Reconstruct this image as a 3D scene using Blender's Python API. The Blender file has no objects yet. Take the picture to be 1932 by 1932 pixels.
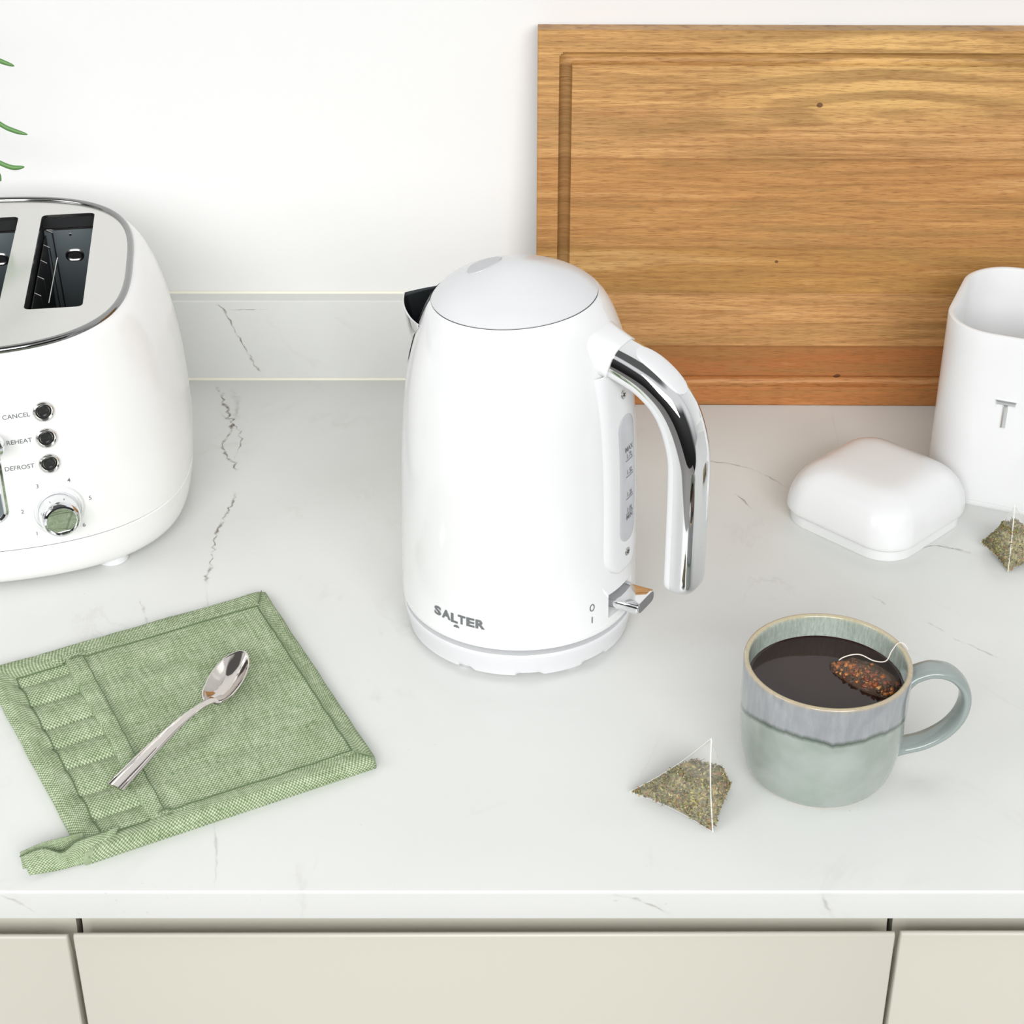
import bpy, bmesh, math, random
from mathutils import Vector, Matrix, geometry, noise
PI = math.pi
R = math.radians
CZ = 0.9                      # height of the worktop surface above the floor
col = bpy.context.scene.collection
rnd = random.Random(7)

# ------------------------------------------------------------------ materials
def lin(c):
    return tuple(((v / 255) / 12.92 if v / 255 <= 0.04045 else ((v / 255 + 0.055) / 1.055) ** 2.4) for v in c) + (1.0,)

def setin(n, **kw):
    for k, v in kw.items():
        n.inputs[k.replace('_', ' ')].default_value = v

def mat(name, c, rough=0.4, metal=0.0, spec=0.5, coat=0.0, bump=None):
    m = bpy.data.materials.new(name); m.use_nodes = True
    nt = m.node_tree; b = nt.nodes['Principled BSDF']
    setin(b, Base_Color=lin(c), Roughness=rough, Metallic=metal)
    b.inputs['Specular IOR Level'].default_value = spec
    if coat:
        b.inputs['Coat Weight'].default_value = coat; b.inputs['Coat Roughness'].default_value = 0.05
    # faint procedural roughness variation so no surface is perfectly uniform
    tc = nt.nodes.new('ShaderNodeTexCoord'); nz = nt.nodes.new('ShaderNodeTexNoise')
    nz.inputs['Scale'].default_value = bump[0] if bump else 40
    nt.links.new(tc.outputs['Object'], nz.inputs['Vector'])
    mr = nt.nodes.new('ShaderNodeMapRange')
    mr.inputs['To Min'].default_value = max(0, rough * 0.9); mr.inputs['To Max'].default_value = rough * 1.1
    nt.links.new(nz.outputs['Fac'], mr.inputs['Value']); nt.links.new(mr.outputs['Result'], b.inputs['Roughness'])
    if bump:
        bp = nt.nodes.new('ShaderNodeBump'); bp.inputs['Strength'].default_value = bump[1]; bp.inputs['Distance'].default_value = bump[2]
        nt.links.new(nz.outputs['Fac'], bp.inputs['Height']); nt.links.new(bp.outputs['Normal'], b.inputs['Normal'])
    return m

class NT:
    """small helper to wire shader nodes"""
    def __init__(s, name):
        s.m = bpy.data.materials.new(name); s.m.use_nodes = True
        s.t = s.m.node_tree; s.b = s.t.nodes['Principled BSDF']; s.out = s.t.nodes['Material Output']
    def n(s, kind, **kw):
        x = s.t.nodes.new('ShaderNode' + kind)
        for k, v in kw.items(): setattr(x, k, v)
        return x
    def l(s, a, b): s.t.links.new(a, b)
    def math(s, op, a, b=None, c=None):
        x = s.n('Math', operation=op)
        for i, v in enumerate((a, b, c)):
            if v is None: continue
            if isinstance(v, (int, float)): x.inputs[i].default_value = v
            else: s.l(v, x.inputs[i])
        return x.outputs[0]
    def mix(s, f, a, b):
        x = s.n('Mix', data_type='RGBA')
        for i, v in ((0, f), (6, a), (7, b)):
            if isinstance(v, (int, float)): x.inputs[i].default_value = v
            elif isinstance(v, tuple): x.inputs[i].default_value = lin(v)
            else: s.l(v, x.inputs[i])
        return x.outputs[2]
    def noise(s, vec, scale, detail=3, rough=0.5, dist=0.0):
        x = s.n('TexNoise'); x.inputs['Scale'].default_value = scale; x.inputs['Detail'].default_value = detail
        x.inputs['Roughness'].default_value = rough; x.inputs['Distortion'].default_value = dist
        if vec is not None: s.l(vec, x.inputs['Vector'])
        return x
    def mapping(s, vec, scale=(1, 1, 1), loc=(0, 0, 0), rot=(0, 0, 0)):
        x = s.n('Mapping'); x.inputs['Scale'].default_value = scale; x.inputs['Location'].default_value = loc; x.inputs['Rotation'].default_value = rot
        s.l(vec, x.inputs['Vector']); return x.outputs[0]
    def ramp(s, f, stops, interp='LINEAR'):
        x = s.n('ValToRGB'); x.color_ramp.interpolation = interp
        e = x.color_ramp.elements
        while len(e) < len(stops): e.new(0.5)
        for k, (p, c) in enumerate(stops):
            e[k].position = p; e[k].color = lin(c) if len(c) == 3 else c
        s.l(f, x.inputs[0]); return x.outputs[0]

M = {}
M['white_gloss'] = mat('white gloss enamel', (229, 230, 230), 0.16, coat=0.3)
M['white_lid'] = mat('white moulded plastic', (214, 215, 217), 0.22)
M['white_plastic'] = mat('white satin plastic', (223, 224, 225), 0.3)
M['badge_grey'] = mat('pale grey button plastic', (190, 191, 194), 0.35)
M['seam_grey'] = mat('grey shadow gap', (150, 150, 150), 0.6)
M['chrome'] = mat('polished chrome', (232, 233, 235), 0.04, 1.0)
M['toaster_white'] = mat('white toaster enamel', (242, 242, 241), 0.16, coat=0.3)
M['dark_chrome'] = mat('grey chrome trim', (150, 150, 150), 0.1, 1.0)
M['steel'] = mat('brushed steel', (196, 194, 190), 0.22, 1.0, bump=(400, 0.05, 0.0002))
M['top_steel'] = mat('satin toaster top steel', (222, 221, 218), 0.2, 1.0)
M['spoon_steel'] = mat('polished spoon steel', (214, 208, 203), 0.08, 1.0)
M['dark_steel'] = mat('dark inner steel', (88, 92, 95), 0.42, 1.0)
M['slot_steel'] = mat('dark slot steel', (120, 130, 134), 0.45, 0.5)
M['slot_black'] = mat('black slot interior', (22, 23, 25), 0.6)
M['button_black'] = mat('black button', (38, 38, 40), 0.3)
M['print_grey'] = mat('grey print', (108, 111, 113), 0.5)
M['print_dark'] = mat('dark grey print', (100, 102, 104), 0.5)
M['gauge'] = mat('smoky gauge plastic', (186, 188, 192), 0.2)
M['door'] = mat('cream door lacquer', (201, 198, 186), 0.38, bump=(250, 0.02, 0.0005))
M['carcass'] = mat('dark cabinet gap', (74, 66, 58), 0.7)
M['sealant'] = mat('cream sealant', (238, 236, 220), 0.5)
M['wall'] = mat('white wall paint', (228, 228, 227), 0.7, bump=(180, 0.06, 0.001))
M['floor'] = mat('grey floor', (120, 118, 115), 0.5, bump=(20, 0.05, 0.002))
M['stitch'] = mat('dark green thread', (92, 114, 80), 0.8)
M['leaf'] = mat('green plant leaf', (92, 138, 74), 0.4, bump=(300, 0.1, 0.0005))
M['pot'] = mat('pale ceramic pot', (224, 222, 216), 0.4)
M['soil'] = mat('dark soil', (58, 44, 34), 0.9, bump=(120, 0.5, 0.004))
M['canister'] = mat('white canister enamel', (224, 225, 225), 0.2, coat=0.2)
M['string'] = mat('pale string', (222, 214, 204), 0.7)

def marble(name):
    k = NT(name); tc = k.n('TexCoord'); v = tc.outputs['Object']
    cloud = k.noise(v, 3.0, 5, 0.6, 0.4); fine = k.noise(v, 14, 4, 0.6)
    base = k.ramp(cloud.outputs['Fac'], [(0.3, (211, 213, 209)), (0.7, (219, 220, 218))])
    vein = k.noise(k.mapping(v, (1, 0.55, 1), rot=(0, 0, 0.5)), 4.2, 6, 0.62, 1.1)
    d = k.math('ABSOLUTE', k.math('SUBTRACT', vein.outputs['Fac'], 0.5))
    f = k.math('MULTIPLY', k.math('SUBTRACT', 1.0, k.math('MINIMUM', k.math('MULTIPLY', d, 60.0), 1.0)), k.math('MULTIPLY', k.math('MAXIMUM', k.math('SUBTRACT', fine.outputs['Fac'], 0.5), 0.0), 1.1))
    c = k.mix(f, base, (176, 172, 166))
    sp = k.noise(v, 260, 1, 0.4); s2 = k.noise(v, 16, 2, 0.5)
    spf = k.math('MULTIPLY', k.math('GREATER_THAN', sp.outputs['Fac'], 0.77), k.math('GREATER_THAN', s2.outputs['Fac'], 0.6))
    c = k.mix(k.math('MULTIPLY', spf, 0.25), c, (170, 166, 158))
    k.l(c, k.b.inputs['Base Color']); setin(k.b, Roughness=0.3); k.b.inputs['Specular IOR Level'].default_value = 0.45
    return k.m
M['marble'] = marble('white marble quartz')

def vein_mat():
    k = NT('grey brown marble vein'); a = k.n('Attribute', attribute_name='alpha'); tc = k.n('TexCoord')
    nz = k.noise(tc.outputs['Object'], 120, 4, 0.7); n2 = k.noise(tc.outputs['Object'], 30, 3, 0.6)
    f = k.math('MULTIPLY', a.outputs['Fac'], k.math('MULTIPLY', k.math('MINIMUM', k.math('MAXIMUM', k.math('MULTIPLY', k.math('SUBTRACT', nz.outputs['Fac'], 0.36), 4.5), 0.0), 1.0), k.math('MINIMUM', k.math('MULTIPLY', n2.outputs['Fac'], 1.6), 1.0)))
    setin(k.b, Base_Color=lin((128, 112, 100)), Roughness=0.35)
    tr = k.n('BsdfTransparent'); mx = k.n('MixShader'); k.l(f, mx.inputs[0]); k.l(tr.outputs[0], mx.inputs[1]); k.l(k.b.outputs[0], mx.inputs[2])
    k.l(mx.outputs[0], k.out.inputs['Surface']); return k.m
M['vein'] = vein_mat()

def wood():
    k = NT('acacia board'); tc = k.n('TexCoord'); v = tc.outputs['Object']
    sp = k.n('SeparateXYZ'); k.l(v, sp.inputs[0]); z = k.math('DIVIDE', sp.outputs['Z'], 0.288)
    # planks run along x, one above the other
    edges = [0.0, 0.083, 0.168, 0.313, 0.44, 0.562, 0.672, 0.8]
    cols = [(178, 114, 64), (166, 102, 56), (200, 152, 97), (180, 136, 76), (192, 143, 86), (190, 140, 84), (204, 157, 101), (208, 162, 102)]
    base = k.ramp(z, [(e, c) for e, c in zip(edges, cols)], 'CONSTANT')
    ids = k.ramp(z, [(e, (i / 8, i / 8, i / 8, 1)) for i, e in enumerate(edges)], 'CONSTANT')
    shift = k.n('VectorMath', operation='SCALE'); k.l(ids, shift.inputs[0]); shift.inputs['Scale'].default_value = 9.0
    vv = k.n('VectorMath', operation='ADD'); k.l(v, vv.inputs[0]); k.l(shift.outputs[0], vv.inputs[1]); vv = vv.outputs[0]
    grain = k.noise(k.mapping(vv, (4, 4, 130)), 3.2, 5, 0.62, 0.5)
    fig = k.noise(k.mapping(vv, (2.0, 3, 30)), 2.2, 5, 0.66, 1.2)
    pores = k.noise(k.mapping(vv, (22, 20, 420)), 4.0, 2, 0.6)
    c = k.mix(k.ramp(grain.outputs['Fac'], [(0.35, (0, 0, 0)), (0.72, (255, 255, 255))]), base, (148, 98, 52))
    c = k.mix(k.math('MULTIPLY', 0.75, 1.0), base, c)
    olive = k.ramp(fig.outputs['Fac'], [(0.46, (0, 0, 0, 1)), (0.70, (0.75, 0.75, 0.75, 1))])
    c = k.mix(olive, c, (146, 112, 64))
    lightf = k.ramp(fig.outputs['Fac'], [(0.28, (0.32, 0.32, 0.32, 1)), (0.43, (0, 0, 0, 1))])
    c = k.mix(lightf, c, (232, 192, 132))
    # broad pale cathedral figure in the top planks
    arch = k.n('TexWave', wave_type='RINGS', rings_direction='SPHERICAL'); arch.inputs['Scale'].default_value = 2.6; arch.inputs['Distortion'].default_value = 6; arch.inputs['Detail'].default_value = 3
    k.l(k.mapping(v, (1.6, 0.3, 8), loc=(-0.42, 0, -1.80)), arch.inputs['Vector'])
    topm = k.ramp(z, [(0.74, (0, 0, 0, 1)), (0.82, (1, 1, 1, 1))])
    xs = k.math('SUBTRACT', 1.0, k.math('MINIMUM', k.math('MULTIPLY', k.math('ABSOLUTE', k.math('SUBTRACT', sp.outputs['X'], 0.25)), 6.5), 1.0))
    af = k.math('MULTIPLY', k.math('MULTIPLY', topm, xs), 0.7)
    c = k.mix(af, c, k.ramp(arch.outputs['Fac'], [(0.25, (160, 128, 76)), (0.6, (226, 184, 116))]))
    pf = k.math('MULTIPLY', k.math('MAXIMUM', k.math('SUBTRACT', pores.outputs['Fac'], 0.50), 0.0), 3.0)
    big = k.noise(k.mapping(vv, (3.0, 3, 60)), 1.6, 4, 0.7, 2.2)
    c = k.mix(k.ramp(big.outputs['Fac'], [(0.54, (0, 0, 0, 1)), (0.66, (0.5, 0.5, 0.5, 1))]), c, (134, 92, 50))
    c = k.mix(pf, c, (112, 70, 34))
    # dark lines between planks, and two knots
    lines = k.ramp(z, [p for e in edges[1:] for p in ((e - 0.004, (0, 0, 0, 1)), (e, (0.5, 0.5, 0.5, 1)), (e + 0.004, (0, 0, 0, 1)))])
    c = k.mix(k.math('MULTIPLY', lines, 0.55), c, (92, 56, 28))
    for kx, kz, kr in ((0.2045, 0.2335, 0.0023), (0.1805, 0.116, 0.0014), (0.233, 0.024, 0.003)):
        dx = k.math('SUBTRACT', sp.outputs['X'], kx); dz = k.math('MULTIPLY', k.math('SUBTRACT', sp.outputs['Z'], kz), 1.3)
        dd = k.math('SQRT', k.math('ADD', k.math('MULTIPLY', dx, dx), k.math('MULTIPLY', dz, dz)))
        c = k.mix(k.math('MULTIPLY', k.math('LESS_THAN', dd, kr), 0.8), c, (74, 40, 24))
    # end grain shows darker where the groove crosses the planks
    gm = k.math('MULTIPLY', k.math('LESS_THAN', k.math('ABSOLUTE', k.math('SUBTRACT', sp.outputs['X'], 0.02025)), 0.0046), k.math('LESS_THAN', sp.outputs['Z'], 0.262))
    gm = k.math('MULTIPLY', gm, k.math('ADD', 0.15, k.math('MULTIPLY', k.noise(k.mapping(v, (0, 0, 45)), 1.0, 3, 0.6).outputs['Fac'], 0.75)))
    c = k.mix(gm, c, (104, 74, 40))
    k.l(c, k.b.inputs['Base Color']); setin(k.b, Roughness=0.5); k.b.inputs['Specular IOR Level'].default_value = 0.25
    bp = k.n('Bump'); bp.inputs['Strength'].default_value = 0.12; bp.inputs['Distance'].default_value = 0.0006
    k.l(pores.outputs['Fac'], bp.inputs['Height']); k.l(bp.outputs['Normal'], k.b.inputs['Normal'])
    return k.m
M['wood'] = wood()

def cloth(name, su, sv, bright=1.0):
    k = NT(name); uv = k.n('UVMap'); sp = k.n('SeparateXYZ'); k.l(uv.outputs[0], sp.inputs[0])
    tc = k.n('TexCoord')
    wob = k.noise(tc.outputs['Object'], 60, 2, 0.5)
    wu = k.math('ADD', sp.outputs['X'], k.math('MULTIPLY', wob.outputs['Fac'], 0.006)); wv = k.math('ADD', sp.outputs['Y'], k.math('MULTIPLY', wob.outputs['Fac'], 0.006))
    a = k.math('SINE', k.math('MULTIPLY', wu, su * PI)); b = k.math('SINE', k.math('MULTIPLY', wv, sv * PI))
    w = k.math('MULTIPLY', a, b)
    thr = k.noise(k.mapping(uv.outputs[0], (su * 0.06, sv * 0.6, 1)), 1.0, 3, 0.7); thr2 = k.noise(k.mapping(uv.outputs[0], (su * 0.6, sv * 0.06, 1)), 1.0, 3, 0.7)
    big = k.noise(tc.outputs['Object'], 45, 4, 0.65)
    f = k.math('ADD', k.math('MULTIPLY', w, 0.5), 0.5)
    f = k.math('ADD', f, k.math('MULTIPLY', k.math('SUBTRACT', thr.outputs['Fac'], 0.5), 0.7))
    f = k.math('ADD', f, k.math('MULTIPLY', k.math('SUBTRACT', thr2.outputs['Fac'], 0.5), 0.7))
    f = k.math('ADD', f, k.math('MULTIPLY', k.math('SUBTRACT', big.outputs['Fac'], 0.5), 0.5))
    c = k.ramp(f, [(0.0, (98, 117, 80)), (0.4, (141, 158, 122)), (0.75, (176, 190, 158)), (1.0, (214, 223, 200))])
    fl = k.noise(tc.outputs['Object'], 330, 1, 0.5)
    c = k.mix(k.math('MULTIPLY', k.math('GREATER_THAN', fl.outputs['Fac'], 0.72), 0.6), c, (96, 128, 78))
    k.l(c, k.b.inputs['Base Color']); setin(k.b, Roughness=0.9); k.b.inputs['Specular IOR Level'].default_value = 0.1
    bp = k.n('Bump'); bp.inputs['Strength'].default_value = 0.35; bp.inputs['Distance'].default_value = 0.0005
    k.l(w, bp.inputs['Height']); k.l(bp.outputs['Normal'], k.b.inputs['Normal'])
    return k.m
M['cloth'] = cloth('green woven cloth', 165, 165)

def glaze():
    k = NT('reactive mug glaze'); tc = k.n('TexCoord'); v = tc.outputs['Object']
    at = k.n('Attribute', attribute_name='drip'); z = k.n('SeparateXYZ'); k.l(v, z.inputs[0]); Z = z.outputs['Z']
    nz = k.noise(k.mapping(v, (1, 1, 0.25)), 260, 3, 0.6); soft = k.noise(v, 40, 3, 0.6); st = k.noise(k.mapping(v, (1, 1, 0.22)), 700, 3, 0.7)
    low = k.ramp(soft.outputs['Fac'], [(0.35, (146, 157, 148)), (0.65, (160, 168, 163))])
    up = k.ramp(nz.outputs['Fac'], [(0.3, (142, 146, 149)), (0.7, (158, 161, 163))])
    d = k.math('ADD', at.outputs['Fac'], k.math('MULTIPLY', k.math('SUBTRACT', nz.outputs['Fac'], 0.5), 0.0022))
    c = k.mix(k.ramp(k.math('ADD', k.math('MULTIPLY', d, 400.0), 0.5), [(0.35, (0, 0, 0)), (0.75, (255, 255, 255))]), low, up)
    near = k.math('SUBTRACT', 1.0, k.math('MINIMUM', k.math('MULTIPLY', k.math('ABSOLUTE', d), 400.0), 1.0))
    c = k.mix(k.math('MULTIPLY', near, 0.85), c, (62, 76, 62))
    ins = k.n('Attribute', attribute_name='inside')
    inc = k.ramp(st.outputs['Fac'], [(0.3, (142, 154, 142)), (0.5, (156, 166, 156)), (0.75, (174, 184, 182))])
    c = k.mix(ins.outputs['Fac'], c, inc)
    rimf = k.ramp(k.math('ADD', Z, k.math('MULTIPLY', k.math('SUBTRACT', nz.outputs['Fac'], 0.5), 0.0015)), [(0.0742, (0, 0, 0)), (0.0752, (255, 255, 255))])
    c = k.mix(rimf, c, (206, 178, 118))
    footf = k.math('LESS_THAN', Z, 0.0012); c = k.mix(footf, c, (214, 204, 184))
    k.l(c, k.b.inputs['Base Color']); setin(k.b, Roughness=0.14); k.b.inputs['Coat Weight'].default_value = 0.3
    return k.m
M['glaze'] = glaze()
M['handle_glaze'] = mat('grey green handle glaze', (142, 152, 149), 0.14, coat=0.3, bump=(70, 0.08, 0.001))
M['tea'] = mat('dark brown tea', (42, 27, 24), 0.04, spec=0.4)

def film(name, alpha, c=(236, 236, 232), rough=0.35):
    k = NT(name); tc = k.n('TexCoord'); nz = k.noise(tc.outputs['Object'], 90, 3, 0.6)
    setin(k.b, Base_Color=lin(c), Roughness=rough)
    f = k.math('ADD', alpha - 0.06, k.math('MULTIPLY', nz.outputs['Fac'], 0.12))
    tr = k.n('BsdfTransparent'); mx = k.n('MixShader'); k.l(f, mx.inputs[0]); k.l(tr.outputs[0], mx.inputs[1]); k.l(k.b.outputs[0], mx.inputs[2])
    k.l(mx.outputs[0], k.out.inputs['Surface']); return k.m
M['mesh_bag'] = film('fine white tea bag mesh', 0.11)
M['bag_seam'] = film('white bag seam', 0.75, (240, 240, 234))
M['wet_film'] = film('wet tea bag film', 0.22, (150, 120, 100), 0.06)

def attr_mat(name, rough=0.8):
    k = NT(name); a = k.n('Attribute', attribute_name='tint'); tc = k.n('TexCoord'); nz = k.noise(tc.outputs['Object'], 900, 2, 0.6)
    c = k.mix(k.math('MULTIPLY', nz.outputs['Fac'], 0.35), a.outputs['Color'], (70, 60, 36))
    k.l(c, k.b.inputs['Base Color']); setin(k.b, Roughness=rough); return k.m
M['tint'] = attr_mat('dried tea leaf')
M['tint_wet'] = attr_mat('wet tea pieces', 0.25)

# ------------------------------------------------------------------ mesh helpers
class MB:
    def __init__(s): s.v = []; s.f = []; s.mi = []; s.attr = {}
    def add(s, vs, fs, mi=0):
        o = len(s.v); s.v += [tuple(p) for p in vs]; s.f += [tuple(i + o for i in f) for f in fs]; s.mi += [mi] * len(fs); return o
    def grid(s, rows, close_u=False, close_v=False, mi=0, flip=False):
        n = len(rows); m = len(rows[0]); vs = [p for r in rows for p in r]; fs = []
        for i in range(n if close_v else n - 1):
            for j in range(m if close_u else m - 1):
                q = (i * m + j, i * m + (j + 1) % m, ((i + 1) % n) * m + (j + 1) % m, ((i + 1) % n) * m + j)
                fs.append(q[::-1] if flip else q)
        return s.add(vs, fs, mi)
    def fan(s, ring, c, mi=0, flip=False):
        n = len(ring); vs = list(ring) + [c]
        s.add(vs, [((j + 1) % n, j, n) if flip else (j, (j + 1) % n, n) for j in range(n)], mi)
    def lathe(s, prof, n=48, mi=0, mtx=None, caps=(True, True)):
        rows = [[Vector((r * math.cos(2 * PI * j / n), r * math.sin(2 * PI * j / n), z)) for j in range(n)] for r, z in prof]
        if mtx is not None: rows = [[mtx @ p for p in r] for r in rows]
        s.grid(rows, close_u=True, mi=mi)
        for k, (e, fl) in enumerate(((0, True), (-1, False))):
            if caps[k]:
                c = Vector((0, 0, prof[e][1])); c = mtx @ c if mtx is not None else c
                s.fan(rows[e], c, mi, fl)
    def tube(s, pts, rad, n=8, mi=0, closed=False, cap=True):
        pts = [Vector(p) for p in pts]; N = len(pts); rows = []
        up = Vector((0, 0, 1))
        prev = None
        for i, p in enumerate(pts):
            if closed: t = pts[(i + 1) % N] - pts[i - 1]
            else: t = pts[min(i + 1, N - 1)] - pts[max(i - 1, 0)]
            t.normalize()
            if prev is None:
                a = t.cross(up)
                if a.length < 1e-3: a = t.cross(Vector((1, 0, 0)))
            else: a = prev - t * prev.dot(t)
            a.normalize(); prev = a; b = t.cross(a)
            r = rad[i] if isinstance(rad, (list, tuple)) else rad
            rows.append([p + (a * math.cos(2 * PI * k / n) + b * math.sin(2 * PI * k / n)) * r for k in range(n)])
        s.grid(rows, close_u=True, close_v=closed, mi=mi)
        if cap and not closed:
            s.fan(rows[0], pts[0], mi, True); s.fan(rows[-1], pts[-1], mi)
    def box(s, lo, hi, mi=0, mtx=None):
        vs = [Vector((x, y, z)) for z in (lo[2], hi[2]) for y in (lo[1], hi[1]) for x in (lo[0], hi[0])]
        if mtx is not None: vs = [mtx @ p for p in vs]
        s.add(vs, [(0, 2, 3, 1), (4, 5, 7, 6), (0, 1, 5, 4), (2, 6, 7, 3), (0, 4, 6, 2), (1, 3, 7, 5)], mi)
    def build(s, name, mats, parent=None, smooth=True, angle=40, bevel=0, fix=True, merge=True):
        me = bpy.data.meshes.new(name); me.from_pydata(s.v, [], s.f)
        if not isinstance(mats, (list, tuple)): mats = [mats]
        for m_ in mats: me.materials.append(M[m_] if isinstance(m_, str) else m_)
        for p, i in zip(me.polygons, s.mi): p.material_index = i
        for an, vals in s.attr.items():
            if isinstance(vals[0], tuple):
                a = me.color_attributes.new(an, 'FLOAT_COLOR', 'POINT')
                for i, c in enumerate(vals): a.data[i].color = c
            else:
                a = me.attributes.new(an, 'FLOAT', 'POINT')
                for i, c in enumerate(vals): a.data[i].value = c
        if fix or merge or bevel:
            bm = bmesh.new(); bm.from_mesh(me)
            if merge: bmesh.ops.remove_doubles(bm, verts=bm.verts, dist=2e-6)
            if fix: bmesh.ops.recalc_face_normals(bm, faces=bm.faces)
            if bevel:
                es = [e for e in bm.edges if len(e.link_faces) == 2 and e.calc_face_angle(0) > R(50)]
                bmesh.ops.bevel(bm, geom=es, offset=bevel, segments=2, profile=0.5, affect='EDGES')
            bm.to_mesh(me); bm.free()
        if smooth:
            for p in me.polygons: p.use_smooth = True
            me.set_sharp_from_angle(angle=R(angle))
        ob = bpy.data.objects.new(name, me); col.objects.link(ob)
        if parent is not None: ob.parent = parent
        return ob

def thing(name, label, cat, loc=(0, 0, 0), rz=0, group=None, rx=0):
    o = bpy.data.objects.new(name, None); col.objects.link(o); o.empty_display_size = 0.02
    o.location = loc; o.rotation_euler = (rx, 0, rz); o['label'] = label; o['category'] = cat
    if group: o['group'] = group
    return o
def tag(o, label, cat, group=None, kind=None):
    o['label'] = label; o['category'] = cat
    if group: o['group'] = group
    if kind: o['kind'] = kind
    return o

def catmull(P, n=8, closed=False):
    P = [Vector(p) for p in P]; out = []
    if closed: Q = [P[-1]] + P + [P[0], P[1]]
    else: Q = [2 * P[0] - P[1]] + P + [2 * P[-1] - P[-2]]
    for i in range(1, len(Q) - 2):
        a, b, c, d = Q[i - 1:i + 3]
        for k in range(n):
            t = k / n
            out.append(0.5 * (2 * b + (c - a) * t + (2 * a - 5 * b + 4 * c - d) * t * t + (-a + 3 * b - 3 * c + d) * t ** 3))
    if not closed: out.append(P[-1])
    return out

def interp(x, xs, ys):
    if x <= xs[0]: return ys[0]
    for i in range(1, len(xs)):
        if x <= xs[i]:
            t = (x - xs[i - 1]) / max(1e-9, xs[i] - xs[i - 1]); return ys[i - 1] + t * (ys[i] - ys[i - 1])
    return ys[-1]

def text_mesh(body, size, bold=0.0, spacing=1.0):
    """flat triangles of a word, centred on the origin"""
    cu = bpy.data.curves.new('word', 'FONT'); cu.body = body; cu.size = size; cu.align_x = 'CENTER'; cu.align_y = 'CENTER'
    cu.offset = bold; cu.resolution_u = 3; cu.space_character = spacing
    o = bpy.data.objects.new('word', cu); col.objects.link(o)
    dg = bpy.context.evaluated_depsgraph_get(); me = bpy.data.meshes.new_from_object(o.evaluated_get(dg))
    vs = [v.co.copy() for v in me.vertices]; fs = [tuple(p.vertices) for p in me.polygons]
    bpy.data.objects.remove(o); bpy.data.curves.remove(cu); bpy.data.meshes.remove(me)
    return vs, fs

def rsq(sx, sy, rc, n=10):
    pts = []
    for k, (ax, ay) in enumerate(((1, 1), (-1, 1), (-1, -1), (1, -1))):
        for i in range(n + 1):
            a = PI / 2 * i / n + k * PI / 2
            pts.append((ax * (sx - rc) + rc * math.cos(a), ay * (sy - rc) + rc * math.sin(a)))
    return pts

# ------------------------------------------------------------------ the room
YW = 1.320; YF = 0.7138
b = MB(); b.box((-2.2, YW, 0), (2.2, YW + 0.12, 2.7)); o = b.build('wall_back', 'wall', smooth=False); o['kind'] = 'structure'
b = MB(); b.box((-2.2, -1.6, -0.06), (2.2, YW + 0.12, 0)); o = b.build('floor', 'floor', smooth=False); o['kind'] = 'structure'

def vein(bm, pts, w, a, place, jag=0.0012):
    pts = catmull([Vector((p[0], p[1], 0)) for p in pts], 7)
    out = []
    for i, p in enumerate(pts):
        t = (pts[min(i + 1, len(pts) - 1)] - pts[max(i - 1, 0)]).normalized(); n = Vector((-t.y, t.x, 0))
        e = min(1, i / 4, (len(pts) - 1 - i) / 4)
        ww = w * (0.55 + 0.9 * noise.noise(p * 190)) if True else w
        ww = max(0.25 * w, ww)
        c = p + n * jag * noise.noise(p * 260 + Vector((3, 1, 7)))
        out.append([(c + n * s * ww, (a * e if s == 0 else 0)) for s in (-1, 0, 1)])
    o = len(bm.v)
    bm.grid([[place(q[0]) for q in r] for r in out], mi=1)
    bm.attr['alpha'] += [q[1] for r in out for q in r]

b = MB(); b.attr['alpha'] = []
e = 0.0012                     # worktop with eased front edge
prof = [(YW, -0.02), (YF + e, -0.02), (YF, -0.02 + e), (YF, -0.0022), (YF + 0.00025, -0.0011), (YF + 0.0009, -0.0003), (YF + 0.002, 0), (YW, 0)]
b.grid([[(x, y, z) for y, z in prof] for x in (-1.3, 1.3)], close_u=True)
b.add([(-1.3, y, z) for y, z in prof], [tuple(range(8))]); b.add([(1.3, y, z) for y, z in prof], [tuple(range(8))])
b.attr['alpha'] = [0.0] * len(b.v)
flat = lambda p: (p.x, p.y, 0.00015)
face = lambda p: (p.x, YF - 0.00015, p.y)
vein(b, [(-0.2349, 1.293), (-0.2257, 1.2684), (-0.218, 1.2419), (-0.2131, 1.229), (-0.216, 1.1914), (-0.205, 1.1673), (-0.2015, 1.1555)], 0.0026, 1.0, flat, 0.004)
vein(b, [(-0.226, 1.25), (-0.2131, 1.229), (-0.205, 1.21), (-0.204, 1.17)], 0.0016, 0.7, flat, 0.004)
vein(b, [(-0.2226, 1.29), (-0.214, 1.262), (-0.2131, 1.229)], 0.006, 0.22, flat)
vein(b, [(-0.1975, 1.1249), (-0.1975, 1.1101), (-0.1998, 1.0991), (-0.2029, 1.0813), (-0.2037, 1.0604), (-0.2019, 1.04), (-0.2023, 1.0203), (-0.2017, 1.0042)], 0.0024, 0.75, flat, 0.003)
vein(b, [(-0.2017, 1.0042), (-0.1924, 0.9582), (-0.1815, 0.8905), (-0.167, 0.7915), (-0.158, 0.74), (-0.1555, 0.716)], 0.0016, 0.2, flat)
vein(b, [(0.1192, 1.1776), (0.1384, 1.1728), (0.1687, 1.1633), (0.1862, 1.1477), (0.1999, 1.1287)], 0.0012, 0.45, flat)
vein(b, [(0.1587, 1.1234), (0.1636, 1.116), (0.1695, 1.1013)], 0.002, 0.75, flat)
vein(b, [(0.2627, 1.04), (0.2851, 1.0535), (0.2972, 1.0508), (0.3071, 1.0468), (0.3156, 1.0394)], 0.0013, 0.7, flat)
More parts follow.
